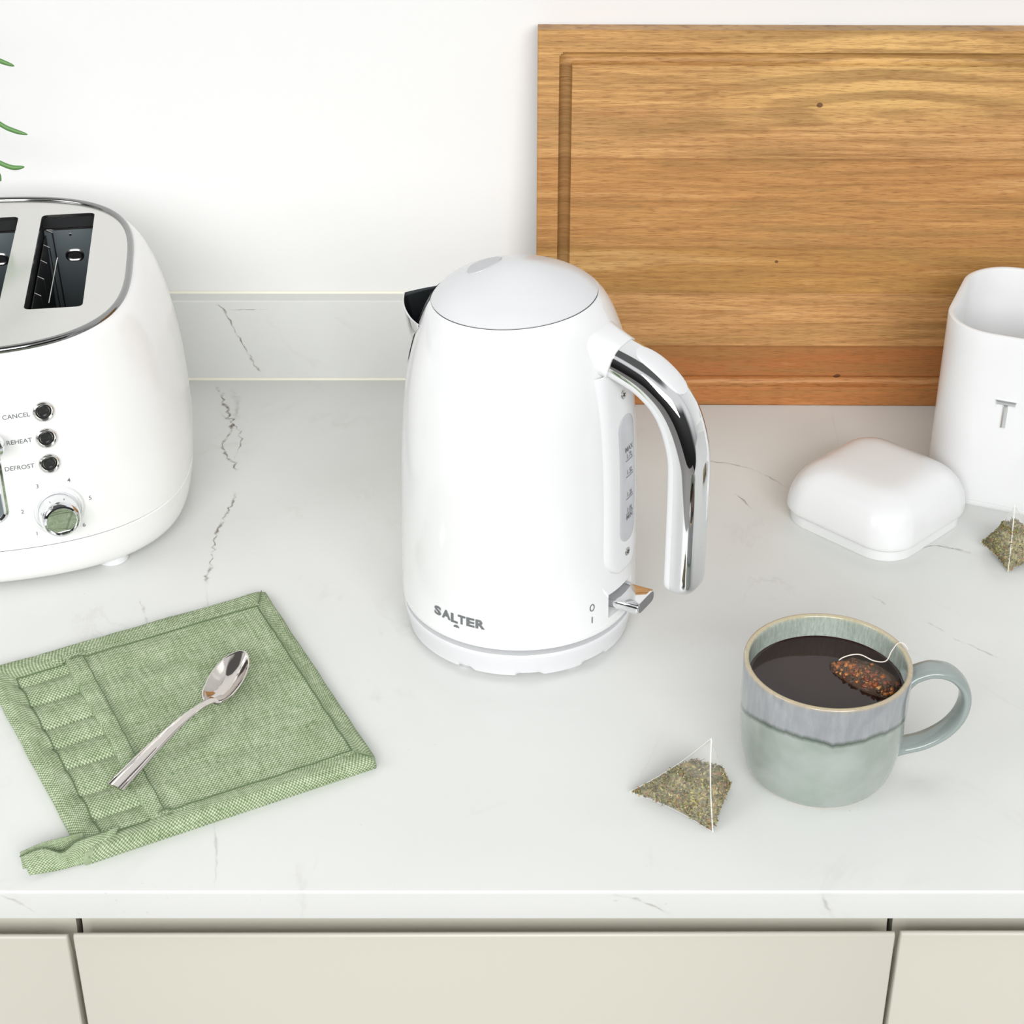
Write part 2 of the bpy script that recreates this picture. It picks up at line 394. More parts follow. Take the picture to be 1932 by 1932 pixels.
vein(b, [(0.292, 1.056), (0.305, 1.046), (0.3156, 1.0394)], 0.0009, 0.5, flat)
vein(b, [(0.2335, 0.9935), (0.2391, 0.986), (0.2424, 0.9811)], 0.0014, 0.5, flat)
vein(b, [(0.261, 0.9653), (0.2708, 0.9552), (0.2785, 0.9435), (0.2875, 0.936), (0.3059, 0.9178)], 0.0011, 0.4, flat)
vein(b, [(-0.243, 0.9885), (-0.2374, 0.9762), (-0.2317, 0.9552)], 0.0018, 0.35, flat)
vein(b, [(-0.2676, -0.0022), (-0.258, -0.008), (-0.2499, -0.0149)], 0.0018, 0.25, face)
vein(b, [(0.0509, -0.0015), (0.0678, -0.0067), (0.0863, -0.0171)], 0.002, 0.28, face)
vein(b, [(0.1617, -0.0015), (0.1653, -0.0111), (0.1701, -0.0179)], 0.002, 0.28, face)
o = b.build('worktop', ['marble', 'vein'], smooth=True, angle=35, fix=False, merge=False); o.location.z = CZ
tag(o, 'white marble-effect worktop with faint grey veins carrying the kettle and mug', 'worktop')

b = MB(); b.attr['alpha'] = []
Yu = 1.304
prof = [(YW, 0.0), (Yu, 0.0), (Yu, 0.0675), (Yu + 0.0008, 0.0685), (YW, 0.0685)]
b.grid([[(x, y, z) for y, z in prof] for x in (-1.3, 1.3)], close_u=True)
b.attr['alpha'] = [0.0] * len(b.v)
upf = lambda p: (p.x, Yu - 0.00015, p.y)
vein(b, [(-0.2315, 0.066), (-0.2258, 0.062), (-0.2233, 0.0565), (-0.2182, 0.0439), (-0.214, 0.0333), (-0.2086, 0.0217), (-0.2038, 0.0114), (-0.201, 0.006)], 0.0017, 0.75, upf, 0.002)
vein(b, [(-0.2221, 0.0610), (-0.206, 0.0612), (-0.1897, 0.0616)], 0.0006, 0.6, upf, 0.0002)
up = b.build('upstand', ['marble', 'vein'], smooth=False, fix=False, merge=False); up.location.z = CZ
tag(up, 'low white marble upstand strip along the foot of the back wall', 'upstand')
s = MB(); s.tube([(-1.3, Yu - 0.0003, 0.0006), (1.3, Yu - 0.0003, 0.0006)], 0.0014, 8); s.build('sealant', 'sealant', up)
s = MB(); s.tube([(-1.3, YW - 0.0008, 0.0688), (1.3, YW - 0.0008, 0.0688)], 0.0016, 8); s.build('sealant', 'sealant', up)

# cream handleless cabinets below
def cabinet(x0, x1, label, dz=0.0, ry=0.0):
    t = thing('cabinet_unit', label, 'cabinet', ((x0 + x1) / 2, YF, 0), 0, 'cream cabinets under the worktop')
    w = (x1 - x0) / 2 - 0.0016
    c = MB(); c.box((-w - 0.001, 0.046, 0.08), (w + 0.001, 0.56, CZ - 0.0205)); c.build('carcass', 'carcass', t, smooth=False)
    c = MB(); c.box((-w - 0.001, 0.075, 0.0), (w + 0.001, 0.5, 0.08)); c.build('plinth', 'door', t, smooth=False)
    pr = [(0.0162, -0.0488), (0.0168, -0.0474), (0.0182, -0.0470), (0.0196, -0.0478), (0.0206, -0.052), (0.0225, -0.062), (0.026, -0.0685), (0.0305, -0.0705), (0.0345, -0.067), (0.0366, -0.058), (0.0368, -0.045), (0.0355, -0.033), (0.033, -0.0215), (0.045, -0.0215), (0.045, -0.79), (0.0162, -0.79)]
    d = MB()
    n = 13
    outline = [(y, CZ + z + dz) for y, z in pr]
    rows = []
    for x, sc in ((-w, 0.0006), (-w + 0.0008, 0), (w - 0.0008, 0), (w, 0.0006)):
        rows.append([(x, y + (sc if y < 0.02 else 0), z - (sc if y < 0.03 else 0)) for y, z in outline])
    d.grid(rows, close_u=True)
    for r in (rows[0], rows[-1]): d.add(r, [tuple(range(len(r)))])
    o = d.build('door', 'door', t, angle=55); o.rotation_euler = (0, ry, 0)
    if ry: o.location.x = -CZ * math.sin(ry)
    return t
cabinet(-0.93, -0.2403, 'cream cabinet front left of the wide one, under the pot holder', -0.001)
cabinet(-0.2403, 0.2096, 'wide cream cabinet front in the middle, below the kettle', 0.0005, -0.0028)
cabinet(0.2096, 0.93, 'cream cabinet front right of the wide one, beyond the mug', 0.0016)

# ------------------------------------------------------------------ cutting board
def cutting_board():
    W, Hh, T = 0.43, 0.2864, 0.0235
    lean = math.atan2(0.031, 0.284)
    t = thing('cutting_board', 'large wooden cutting board with a juice groove leaning on the wall', 'cutting board', (0.0182, 1.2606, CZ + 0.0002), R(-0.55), rx=-lean)
    g0, g1 = 0.0155, 0.025
    def line(L):
        a = [0, 0.001]; gs = [g0 - 0.0004] + [g0 + (g1 - g0) * k / 8 for k in range(9)] + [g1 + 0.0004]
        a += gs; k = 12
        a += [g1 + 0.003 + (L - 2 * g1 - 0.006) * i / k for i in range(k + 1)]
        a += [L - g for g in gs[::-1]] + [L - 0.001, L]; return a
    def depth(x, z):
        rc = 0.0012
        # distance to the centre line of the groove (rounded rectangle)
        def sd(x, z, inset, r):
            qx = abs(x - W / 2) - (W / 2 - inset - r); qz = abs(z - Hh / 2) - (Hh / 2 - inset - r)
            return math.hypot(max(qx, 0), max(qz, 0)) + min(max(qx, qz), 0) - r
        d = abs(sd(x, z, (g0 + g1) / 2, rc)); h = (g1 - g0) / 2
        return -0.0048 * math.sqrt(max(0, 1 - (d / h) ** 2)) if d < h else 0
    xs, zs = line(W), line(Hh)
    rows = []
    for z in zs:
        r = []
        for x in xs:
            e = 0.001 if (x in (0, W) or z in (0, Hh)) else 0
            r.append((x, e - depth(x, z), z))
        rows.append(r)
    m = MB(); m.grid(rows)
    per = [(x, 0.001, 0) for x in xs] + [(W, 0.001, z) for z in zs[1:]] + [(x, 0.001, Hh) for x in xs[::-1][1:]] + [(0, 0.001, z) for z in zs[::-1][1:-1]]
    back = [(p[0], T, p[2]) for p in per]
    m.grid([per, back], close_u=True); m.fan(back, (W / 2, T, Hh / 2))
    m.build('board', 'wood', t, angle=30)
cutting_board()

# ------------------------------------------------------------------ kettle
KX, KY = 0.0044, 0.9685; KA = R(-31)
K = [(.0737, .024), (.0725, .079), (.0707, .1339), (.0663, .1779), (.0571, .2109), (.0458, .2285), (.026, .2384), (.0005, .2439)]
_p = [Vector((r, z, 0)) for r, z in K]
_q = [2 * _p[0] - _p[1]] + _p + [Vector((-K[-2][0], K[-2][1], 0))]
KP = []
for i in range(1, len(_q) - 2):
    a, b_, c, d = _q[i - 1:i + 3]
    for k in range(14):
        t = k / 14; KP.append(0.5 * (2 * b_ + (c - a) * t + (2 * a - 5 * b_ + 4 * c - d) * t * t + (-a + 3 * b_ - 3 * c + d) * t ** 3))
KP.append(_p[-1]); KR = [p.x for p in KP]; KZ = [p.y for p in KP]
kr = lambda z: interp(z, KZ, KR)
kz_of_r = lambda r: interp(-r, [-x for x in KR], KZ)
def ksurf(az, z, off=0.0):
    """a point on the kettle body, off metres outside it"""
    r = kr(z); dz = 0.0015; sl = (kr(z + dz) - kr(z - dz)) / (2 * dz); nl = math.hypot(1, sl)
    rr = r + off / nl; return Vector((rr * math.cos(az), rr * math.sin(az), z - sl / nl * off))
def kettle():
    base = thing('kettle_power_base', 'round white power base under the white electric kettle', 'kettle base', (KX, KY, CZ))
    m = MB(); n = 144
    low = lambda a: any(x0 < (math.degrees(a) % 360) < x1 for x0, x1 in ((20, 66), (92, 120), (190, 238), (247, 268), (281, 305), (318, 350)))
    rows = []
    for r, z in ((0.0, .0240), (.0650, .0240), (.0655, .0207), (.0722, .0205), (.0729, .0195), (.0728, .0182), (.0716, .0125), (.0706, .0085), (.0702, 0.0062)):
        rows.append([(r * math.cos(2 * PI * j / n), r * math.sin(2 * PI * j / n), z) for j in range(n)])
    rows.append([((.0699) * math.cos(2 * PI * j / n), .0699 * math.sin(2 * PI * j / n), 0.0042 if low(2 * PI * j / n) else 0.006) for j in range(n)])
    rows.append([(.060 * math.cos(2 * PI * j / n), .060 * math.sin(2 * PI * j / n), 0.0042 if low(2 * PI * j / n) else 0.006) for j in range(n)])
    rows.append([(0, 0, 0.006)] * n)
    m.grid(rows, close_u=True); m.build('base_plate', 'white_lid', base, angle=45)
    for a in (238, 300, 60, 120, 180, 0):
        f = MB(); f.lathe([(.0045, 0), (.005, .001), (.005, .007)], 16); o = f.build('foot', 'badge_grey', base); o.location = (.061 * math.cos(R(a)), .061 * math.sin(R(a)), 0)

    t = thing('electric_kettle', 'white electric kettle with chrome handle and steel spout on its power base', 'kettle', (KX, KY, CZ), KA)
    tilt = lambda a, r: 0.2253 + 0.060 * r * math.cos(a) + 0.030 * r * math.sin(a)
    def seam(a):
        lo, hi = 0.19, 0.2435
        for _ in range(40):
            md = (lo + hi) / 2
            if md < tilt(a, kr(md)): lo = md
            else: hi = md
        return lo
    WA = R(11.5)
    azs = sorted(set([round(2 * PI * j / 120 - PI, 6) for j in range(120)] + [-WA, WA]))
    n = len(azs)
    fixed = [.0278, .0300, .0325, .037, .041, .045, .049, .054, .060]
    m = MB(); rows = []
    for r_, z_ in ((.0655, .0243), (.0722, .0243), (.0731, .0249), (.0734, .0266), (.0726, .0270), (.0726, .0275)):
        rows.append([(r_ * math.cos(a), r_ * math.sin(a), z_) for a in azs])
    for z in fixed: rows.append([ksurf(a, z) for a in azs])
    sz = [seam(a) for a in azs]
    for k in range(1, 31):
        u = k / 30; u = 1 - (1 - u) ** 1.25
        rows.append([ksurf(a, .060 + (s - .060) * u) for a, s in zip(azs, sz)])
    rows.append([ksurf(a, s + .0002, -0.0006) for a, s in zip(azs, sz)])
    i0 = 6 + 2; i1 = 6 + 6           # switch opening rows .0325 .. .049
    j0 = azs.index(-WA); j1 = azs.index(WA)
    nn = n; vs = [p for r in rows for p in r]; fs = []
    for i in range(len(rows) - 1):
        for j in range(nn):
            if i0 <= i < i1 and j0 <= j < j1: continue
            fs.append((i * nn + j, i * nn + (j + 1) % nn, (i + 1) * nn + (j + 1) % nn, (i + 1) * nn + j))
    m.add(vs, fs)
    # walls of the recess round the switch
    loop = [(i0, j) for j in range(j0, j1)] + [(i, j1) for i in range(i0, i1)] + [(i1, j) for j in range(j1, j0, -1)] + [(i, j0) for i in range(i1, i0, -1)]
    outer = [Vector(rows[i][j]) for i, j in loop]
    inner = [Vector((p.x - 0.007, p.y * 0.98, p.z + (0.0005 if p.z < .04 else -.0005))) for p in outer]
    m.grid([outer, inner], close_u=True); m.fan(inner, sum(inner, Vector()) / len(inner))
    m.build('body', 'white_gloss', t, angle=32)
    # lid
    L = MB(); rows = []
    rows.append([ksurf(a, s + .0004, -0.0006) for a, s in zip(azs, sz)])
    for k in range(0, 22):
        u = k / 22; row = []
        for a, s in zip(azs, sz):
            rs = kr(s + 0.0006); rr = rs * (1 - u); z = kz_of_r(rr) if rr > .0006 else K[-1][1]
            z = (s + .0006) if k == 0 else z
            row.append((rr * math.cos(a), rr * math.sin(a), z))
        rows.append(row)
    L.grid(rows, close_u=True); L.fan(rows[-1], (0, 0, K[-1][1] + .0001))
    lid = L.build('lid', 'white_lid', t, angle=32)
    g = MB(); rows = []
    for u in (1.0, 0.98, 0.8, 0.4, 0.02):
        row = []
        for k in range(48):
            q = 2 * PI * k / 48; x = -0.0232 + 0.0085 * u * math.cos(q); y = -0.001 + 0.0135 * u * math.sin(q)
            row.append((x, y, kz_of_r(math.hypot(x, y)) + (0.0005 if u < 1 else -0.0002)))
        rows.append(row)
    g.grid(rows, close_u=True); g.fan(rows[-1], Vector(rows[-1][0]) * .5 + Vector(rows[-1][24]) * .5)
    g.build('lid_button', 'badge_grey', lid)

    # spout
    def rim(w):
        a = PI + w * R(37); return a
    m = MB(); rows = []
    NW = 41
    for k in range(13):
        v = k / 12; row = []
        for j in range(NW):
            w = -1 + 2 * j / (NW - 1); a = PI + w * R(38)
            zt = 0.2085 - 0.001 * (1 - abs(w)) + 0.0 * abs(w); zl = 0.176 + 0.031 * abs(w) ** 1.2
            z = zt + (zl - zt) * v
            rb = kr(z)
            ext = 0.0225 * max(0, 1 - abs(w) ** 1.0) ** 0.95 * (1 - v) ** 0.75
            sharp = 1
            row.append(Vector(((rb + ext) * math.cos(PI + w * R(38) * (1 - 0.25 * (1 - v) * (1 - abs(w)))), (rb + ext) * math.sin(PI + w * R(38) * (1 - 0.25 * (1 - v) * (1 - abs(w)))), z)))
        rows.append(row)
    m.grid(rows, flip=True)
    sp = m.build('spout', ['chrome', 'dark_steel'], t, angle=60, fix=False)
    md = sp.modifiers.new('wall', 'SOLIDIFY'); md.thickness = 0.0008; md.offset = 0; md.material_offset = 1
    f = MB(); f.grid([[ksurf(PI + R(30) * (-1 + j / 10), 0.179 + 0.043 * i / 6, 0.0005) for j in range(21)] for i in range(7)])
    f.build('spout_filter', 'dark_steel', sp)

    # water gauge strip behind the handle
    def patch(az0, z0, z1, hw, rbot, rtop, off, edge, n=20, mz=28, pw=8):
        rows = []
        for i in range(mz + 1):
            z = z0 + (z1 - z0) * (0.5 - 0.5 * math.cos(PI * i / mz))
            w = hw
            if rbot and z - z0 < rbot: w = hw - rbot + math.sqrt(max(0, rbot ** 2 - (rbot - (z - z0)) ** 2))
            if rtop and z1 - z < rtop: w = hw - rtop + math.sqrt(max(0, rtop ** 2 - (rtop - (z1 - z)) ** 2))
            w = max(w, 0.0004); row = []
            vz = min(1, abs(z - z0) / 0.002 if rbot else 1, abs(z1 - z) / 0.002 if rtop else 1)
            for j in range(n + 1):
                u = math.sin((-1 + 2 * j / n) * PI / 2)
                o_ = edge + (off - edge) * min((1 - abs(u) ** pw), math.sqrt(vz) if (rbot or rtop) else 1)
                row.append(ksurf(az0 + u * w / kr(z), z, o_))
            rows.append(row)
        return rows
    g = MB(); g.grid(patch(0, .0605, .1935, .0196, .0170, 0, .0028, -.0004, mz=40)); strip = g.build('gauge_strip', 'white_plastic', t, angle=60)
    g = MB(); g.grid(patch(R(1.0), .0812, .1648, .0088, .0088, .0088, .0033, .0029, mz=40, pw=14)); g.build('gauge_window', 'gauge', strip, angle=60)
    for z in (.1775, .0735):
        p = ksurf(R(0.5), z, .0027); nrm = (ksurf(R(0.5), z, .01) - p).normalized()
        mt = Matrix.Translation(p) @ nrm.to_track_quat('Z', 'Y').to_matrix().to_4x4()
        g = MB(); g.lathe([(.0026, -.0005), (.0027, .0004), (.0023, .0008), (.0012, .0008)], 20, mtx=mt)
        sc = g.build('screw', 'steel', strip)
        h = MB()
        for q in (0, 1): h.box((-.0014, -.0003, .0008), (.0014, .0003, .00095), mtx=mt @ Matrix.Rotation(q * PI / 2 + .4, 4, 'Z'))
        h.build('screw_slot', 'button_black', sc, smooth=False)
    def on_body(vs, az0, z0, off, kx=1.0):
        return [ksurf(az0 + v.x * kx / kr(z0), z0 + v.y, off) for v in vs]
    g = MB()
    for body, z in (('MAX', .1432), ('1.7L', .1386), ('1.5L', .1283), ('1.2L', .1135), ('1.0L', .1027), ('MIN', .0978)):
        vs, fs = text_mesh(body, .0048, 0.00002); g.add(on_body(vs, R(1.6), z, .0036, 0.9), fs)
    for z in (.1361, .1256, .1108, .1004):
        g.grid([[ksurf(R(1.6) + x / .07, z + dz, .0036) for x in (-.0042, -.002, 0, .002, .0042)] for dz in (-.0002, .0002)])
    g.build('gauge_marking', 'print_dark', strip, smooth=False, fix=False)
    # switch
    s = MB(); sec = []
    hw, ht = .0116, .0042
    for k in range(40):
        q = 2 * PI * k / 40; c, s_ = math.cos(q), math.sin(q)
        sec.append((hw * math.copysign(abs(c) ** 0.3, c), ht * math.copysign(abs(s_) ** 0.75, s_)))
    rows = [[(x, y * sc, z * sc + 0.0405 + (x - .065) * .055) for y, z in sec] for x, sc in ((.058, 1), (.070, 1), (.080, 1), (.0888, 1), (.0897, .97), (.0900, .92))]
    s.grid(rows, close_u=True); s.fan(rows[-1], (.0900, 0, .0419))
    sw = s.build('switch', 'chrome', t, angle=35)
    s = MB(); rows = [[(x, y * sc, z * sc + .0419) for y, z in sec] for x, sc in ((.0899, .86), (.0902, .84))]
    s.grid(rows, close_u=True); s.fan(rows[-1], (.0902, 0, .0419)); s.build('switch_end', mat('painted dark reflection', (110, 110, 112), 0.2), sw, angle=35)  # dark room mirrored in the chrome end, painted on as a grey plate
    # printed marks
    g = MB()
    vs = []; N = 36
    rows = [[ksurf(R(-22.4) + f * .0019 * math.cos(2 * PI * k / N) / .0732, .0463 + f2 * .0026 * math.sin(2 * PI * k / N), .0003) for k in range(N)] for f, f2 in ((1, 1), (.62, .72))]
    g.grid(rows, close_u=True)
    g.grid([[ksurf(R(-22.3) + x / .0732, z, .0003) for x in (-.0004, .0004)] for z in (.0352, .0397)])
    g.build('switch_marking', 'print_grey', t, smooth=False, fix=False)
    g = MB()
    adv = {'S': .0062, 'A': .0069, 'L': .0050, 'T': .0058, 'E': .0060, 'R': .0066}
    word = 'SALTER'; x = -sum(adv[c] for c in word) / 2
    for ch in word:
        vs, fs = text_mesh(ch, .0086, .00042)
        x0, x1 = min(v.x for v in vs), max(v.x for v in vs); y0, y1 = min(v.y for v in vs), max(v.y for v in vs)
        hgt = .0064; w = adv[ch] - .0006
        dy = 0.0; h0 = -hgt / 2; h1 = hgt / 2
        if ch == 'L': h0 -= .0005; h1 -= .0004; w += .0006
        if ch == 'A': w += .0004
        out = [Vector((x + (v.x - x0) / (x1 - x0) * w, h0 + (v.y - y0) / (y1 - y0) * (h1 - h0), 0)) for v in vs]
        g.add(on_body(out, R(-89), .0415, .0003), fs); x += adv[ch]
    xc = -.0012
    arc = [Vector((xc + .0021 * math.cos(q * PI / 12), -.0066 + .0019 * math.sin(q * PI / 12), 0)) for q in range(13)]
    g.add(on_body(arc, R(-89), .0415, .0003), [tuple(range(13))])
    g.build('lettering', 'print_grey', t, smooth=False, fix=False)
    # handle
    spine = catmull([(.048, .2050, 0), (.0633, .2014, 0), (.077, .1973, 0), (.0874, .1926, 0), (.0986, .1835, 0), (.1064, .171, 0), (.1117, .1536, 0), (.1130, .1365, 0), (.1135, .101, 0), (.1137, .0788, 0), (.1137, .0612, 0)], 8)
    D, W = .0108, .0133
    full = []
    for k in range(56):
        q = 2 * PI * k / 56; c, s_ = math.cos(q), math.sin(q)
        full.append((D * math.copysign(abs(c) ** (2 / 2.9), c), W * math.copysign(abs(s_) ** (2 / 2.9), s_)))
    arcl = [0]
    for i in range(1, len(spine)): arcl.append(arcl[-1] + (spine[i] - spine[i - 1]).length)
    tot = arcl[-1]
    def sweep(i0, i1, lo, hi, scl, endround=.007, bscale=1.0):
        m = MB(); rows = []
        idx = list(range(i0, i1 + 1)); extra = []
        for i in idx:
            p = spine[i]; tg = (spine[min(i + 1, len(spine) - 1)] - spine[max(i - 1, 0)]).normalized(); N = Vector((-tg.y, tg.x, 0))
            rem = arcl[i1] - arcl[i]; e_ = 1.0
            if endround and rem < endround: e_ = math.sqrt(max(0.0001, 1 - (1 - rem / endround) ** 2)) * .55 + .45 if rem > 0 else .45
            sc = scl(p.x, i) if callable(scl) else scl
            row = []
            for nn_, bb in full:
                nn_ = min(max(nn_, lo), hi)
                q = p + N * (nn_ * (1 + (sc - 1) * .6)) * (e_ if endround else 1)
                row.append(Vector((q.x, bb * sc * bscale * e_, q.y)))
            rows.append(row)
        m.grid(rows, close_u=True); m.fan(rows[0], sum(rows[0], Vector()) / len(rows[0])); m.fan(rows[-1], sum(rows[-1], Vector()) / len(rows[-1]))
        return m
    near = lambda rho: min(range(len(spine) // 2), key=lambda i: abs(spine[i].x - rho))
    last = len(spine) - 1
    hd = sweep(near(.060), last, -.0074, -.0020, 1.0).build('handle', 'white_plastic', t, angle=45)
    sweep(0, near(.0665), -1, 1, lambda x, i: 1.09 + .40 * max(0, (.070 - x) / .022) ** 1.6, endround=0).build('handle_collar', 'white_gloss', hd, angle=45)
    sweep(near(.0635), last, -.0024, 1, 1.03).build('handle_cover', 'chrome', hd, angle=45)
    sweep(near(.0735), last - 1, -1, -.0073, .90).build('handle_trim', 'chrome', hd, angle=45)
    ia, ib = near(.0745), near(.0995); m = MB(); rows = []
    spn = spine[ia:ib + 1]; al = arcl[ib] - arcl[ia]; cmid = (arcl[ia] + arcl[ib]) / 2
    fine = [arcl[ia] + al * (0.5 - 0.5 * math.cos(PI * k / 24)) for k in range(25)]
    for s_ in fine:
        i = max(k for k in range(len(arcl)) if arcl[k] <= s_ + 1e-9); i = min(i, last - 1); f_ = (s_ - arcl[i]) / max(1e-9, arcl[i + 1] - arcl[i])
        p = spine[i].lerp(spine[i + 1], f_); tg = (spine[i + 1] - spine[i]).normalized(); N = Vector((-tg.y, tg.x, 0))
        h = .0080 * max(0.02, 1 - abs((s_ - cmid) / (al / 2)) ** 2.6) ** (1 / 2.6); row = []
        for j in range(13):
            u = math.sin((-1 + j / 6) * PI / 2); bb = u * h
            nn_ = D * 1.03 * max(0, 1 - abs(bb / (W * 1.03)) ** 2.9) ** (1 / 2.9) + (.0010 if abs(u) < .97 and 0 < s_ - arcl[ia] < al - 1e-6 else -.0004)
            q = p + N * nn_; row.append(Vector((q.x, bb, q.y)))
        rows.append(row)
    m.grid(rows); m.build('thumb_pad', 'white_plastic', hd, angle=60)
kettle()

# ------------------------------------------------------------------ toaster
def toaster():
    at, bt, nt, zt, bm, nm, zm, ab, bb, zs = 0.1303, 0.1278, 3.1775, 0.1784, 0.1321, 2.7541, 0.0621, 0.1479, 0.1097, 0.0394
    AT = .16
    t = thing('toaster', 'white four-slice toaster with steel top, chrome dial and black buttons', 'toaster', (-0.3823, 1.105, CZ), 0.1455)
    def sec(z):
        if z > zm:
            u = math.sin(math.acos(max(-1, min(1, 1 - (zt - z) / (zt - zm))))); return at + (AT - at) * u, bt + (bm - bt) * u, nt + (nm - nt) * u
        q = 1 - math.cos(math.asin(min(1, (zm - z) / (zm - .006)))); return AT + (ab - AT) * q, bm + (bb - bm) * q, nm
    def front(x, z, off=0.0):
        def y(x, z):
            a, b, n = sec(z); return -b * max(0, 1 - abs(x / a) ** n) ** (1 / n)
        h = .001; p = Vector((x, y(x, z), z))
        nrm = Vector((1, (y(x + h, z) - y(x - h, z)) / (2 * h), 0)).cross(Vector((0, (y(x, z + h) - y(x, z - h)) / (2 * h), 1))).normalized()
        if nrm.y > 0: nrm = -nrm
        return p + nrm * off, nrm
    NA = 160
    def ring(z, ds=0.0):
        a, b, n = sec(z); a -= ds; b -= ds; out = []
        for k in range(NA):
            q = 2 * PI * k / NA; c, s = math.cos(q), math.sin(q)
            out.append(Vector((a * math.copysign(abs(c) ** (2 / n), c), b * math.copysign(abs(s) ** (2 / n), s), z)))
        return out
    m = MB(); rows = [ring(zs + .0004, .0008), ring(zs + .0009)]
    z = zs + .004
    while z < zm: rows.append(ring(z)); z += .006
    for k in range(0, 19):
        a = k / 18 * PI / 2; rows.append(ring(zm + (zt - zm) * math.sin(a)))
    rows.append([p + Vector((0, 0, -.003)) for p in ring(zt, .0015)])
    m.grid(rows, close_u=True); m.build('body', 'toaster_white', t, angle=40)
    m = MB(); rows = [[Vector((p.x * .95, p.y * .95, .0062)) for p in ring(.0062)]]
    for z in (.0061, .007, .010, .015, .022, .030, zs - .0006): rows.append(ring(z))
    rows.append(ring(zs, .0008)); m.grid(rows, close_u=True); m.fan(rows[0], (0, 0, .0062)); m.build('base', 'toaster_white', t, angle=40)
    for sx in (-1, 1):
        for sy in (-1, 1):
            f = MB(); f.lathe([(.010, 0), (.011, .001), (.0105, .0075)], 20); o = f.build('foot', 'white_plastic', t); o.location = (sx * .102, sy * .083, 0)
    # steel top with four slots
    outl = [Vector((p.x, p.y, 0)) for p in ring(zt, .0012)]
    slots = [(.0137, .0500), (.0660, .1025), (-.0500, -.0137), (-.1025, -.0660)]
    y0, y1 = -.0672, .0925
    loops = [outl]
    for x0, x1 in slots:
        loops.append([Vector((x + (x0 + x1) / 2, y + (y0 + y1) / 2, 0)) for x, y in rsq((x1 - x0) / 2, (y1 - y0) / 2, .004, 5)])
    tris = geometry.tessellate_polygon(loops); flat_ = [p for l in loops for p in l]
    m = MB(); m.add([(p.x, p.y, zt + .0002) for p in flat_], tris)
    for l in loops: m.grid([[(p.x, p.y, zt + .0002) for p in l], [(p.x, p.y, zt - .002) for p in l]], close_u=True)
    tp = m.build('top_plate', 'top_steel', t, angle=30)
    m = MB(); m.tube([Vector((p.x, p.y, zt + .0001)) for p in ring(zt, .0006)], .0023, 12, closed=True); m.build('top_trim', 'dark_chrome', t)
    # slot interiors
    for x0, x1 in slots:
        m = MB(); a = .001; zb = .045
        for w in ([(x0 - a, y0 - a), (x1 + a, y0 - a)], [(x1 + a, y0 - a), (x1 + a, y1 + a)], [(x1 + a, y1 + a), (x0 - a, y1 + a)], [(x0 - a, y1 + a), (x0 - a, y0 - a)]):
            m.add([(w[0][0], w[0][1], zb), (w[1][0], w[1][1], zb), (w[1][0], w[1][1], zt - .002), (w[0][0], w[0][1], zt - .002)], [(0, 1, 2, 3)])
        m.add([(x0 - a, y0 - a, zb), (x1 + a, y0 - a, zb), (x1 + a, y1 + a, zb), (x0 - a, y1 + a, zb)], [(0, 1, 2, 3)])
        sl = m.build('toast_slot', 'slot_black', t, smooth=False)
        # end panel with pressed oval holes
        m = MB(); yp = y1 - .001; m.box((x0, yp, zb), (x1, yp + .001, zt - .010)); m.box((x0, yp - .0006, zt - .0108), (x1, yp + .001, zt - .010), 1)
        for ex in (x0 + .019, x1 - .001):
            mt = Matrix.Translation((ex, yp - .0001, zt - .0305)) @ Matrix.Rotation(PI / 2, 4, 'X')
            for rr, sc, mi in ((.0011, 1.0, 1), ):
                pts = [mt @ Vector((.0055 * math.copysign(abs(math.cos(q)) ** .7, math.cos(q)), .0037 * math.copysign(abs(math.sin(q)) ** .9, math.sin(q)), 0)) for q in [2 * PI * k / 28 for k in range(28)]]
                pts = [p for p in pts if p.x < x1]
                if len(pts) > 4:
                    m.tube(pts, rr, 6, mi=1, closed=len(pts) == 28)
                    m.add([p + Vector((0, -.0002, 0)) for p in pts], [tuple(range(len(pts)))], 2)
        m.box((x1 - .011, yp - .0002, zb), (x1 - .0075, yp, zt - .045), 2)
        m.box((x0 + .017, yp - .0006, zt - .0155), (x0 + .0185, yp, zt - .014), 1)
        m.build('end_panel', ['slot_steel', 'steel', 'slot_black'], sl, smooth=True, angle=40)
        # bread guide: leaning dark grille with bright wires
        m = MB(); xg = x0 + .0016
        m.box((xg - .0007, y0 + .006, zb), (xg, y1 - .006, zt - .0125), 0)
        for k in range(5):
            y = -.018 + k * .0272
            m.tube([(xg, y, zt - .0105), (xg + .0042, y - .0020, zt - .0120)], .0005, 6, 1)
            m.tube([(xg + .0042, y - .0020, zt - .0120), (xg + .0085, y - .0020, zb)], .0004, 6, 0)
        m.tube([(x0 + .0115, -.030, zt - .0130), (x0 + .0115, .050, zt - .0150)], .0005, 6, 1)
        m.build('bread_guide', ['slot_black', 'steel'], sl, angle=40)
    def frame(x, z):
        p, nrm = front(x, z); up_ = (Vector((0, 0, 1)) - nrm * nrm.z).normalized(); rt = up_.cross(nrm)
        mt = Matrix((rt, up_, nrm)).transposed().to_4x4(); mt.translation = p; return mt
    for sd in (1, -1):
        for x, z in ((.0768, .1357), (.0763, .1176), (.0759, .0998)):
            mt = frame(sd * x, z)
            m = MB(); m.lathe([(.0066, -.001), (.0068, .0006), (.0064, .0019), (.0056, .0025), (.0050, .0020), (.0040, .0004)], 36, mtx=mt, caps=(False, True)); r_ = m.build('button_ring', 'top_steel', t)
            m = MB(); m.lathe([(.0037, 0), (.0037, .0012), (.0033, .0017), (.0026, .0017), (.0022, .0014), (.0005, .0014)], 28, mtx=mt); m.build('button', 'button_black', r_)
        mt = frame(sd * .0767, .0657)
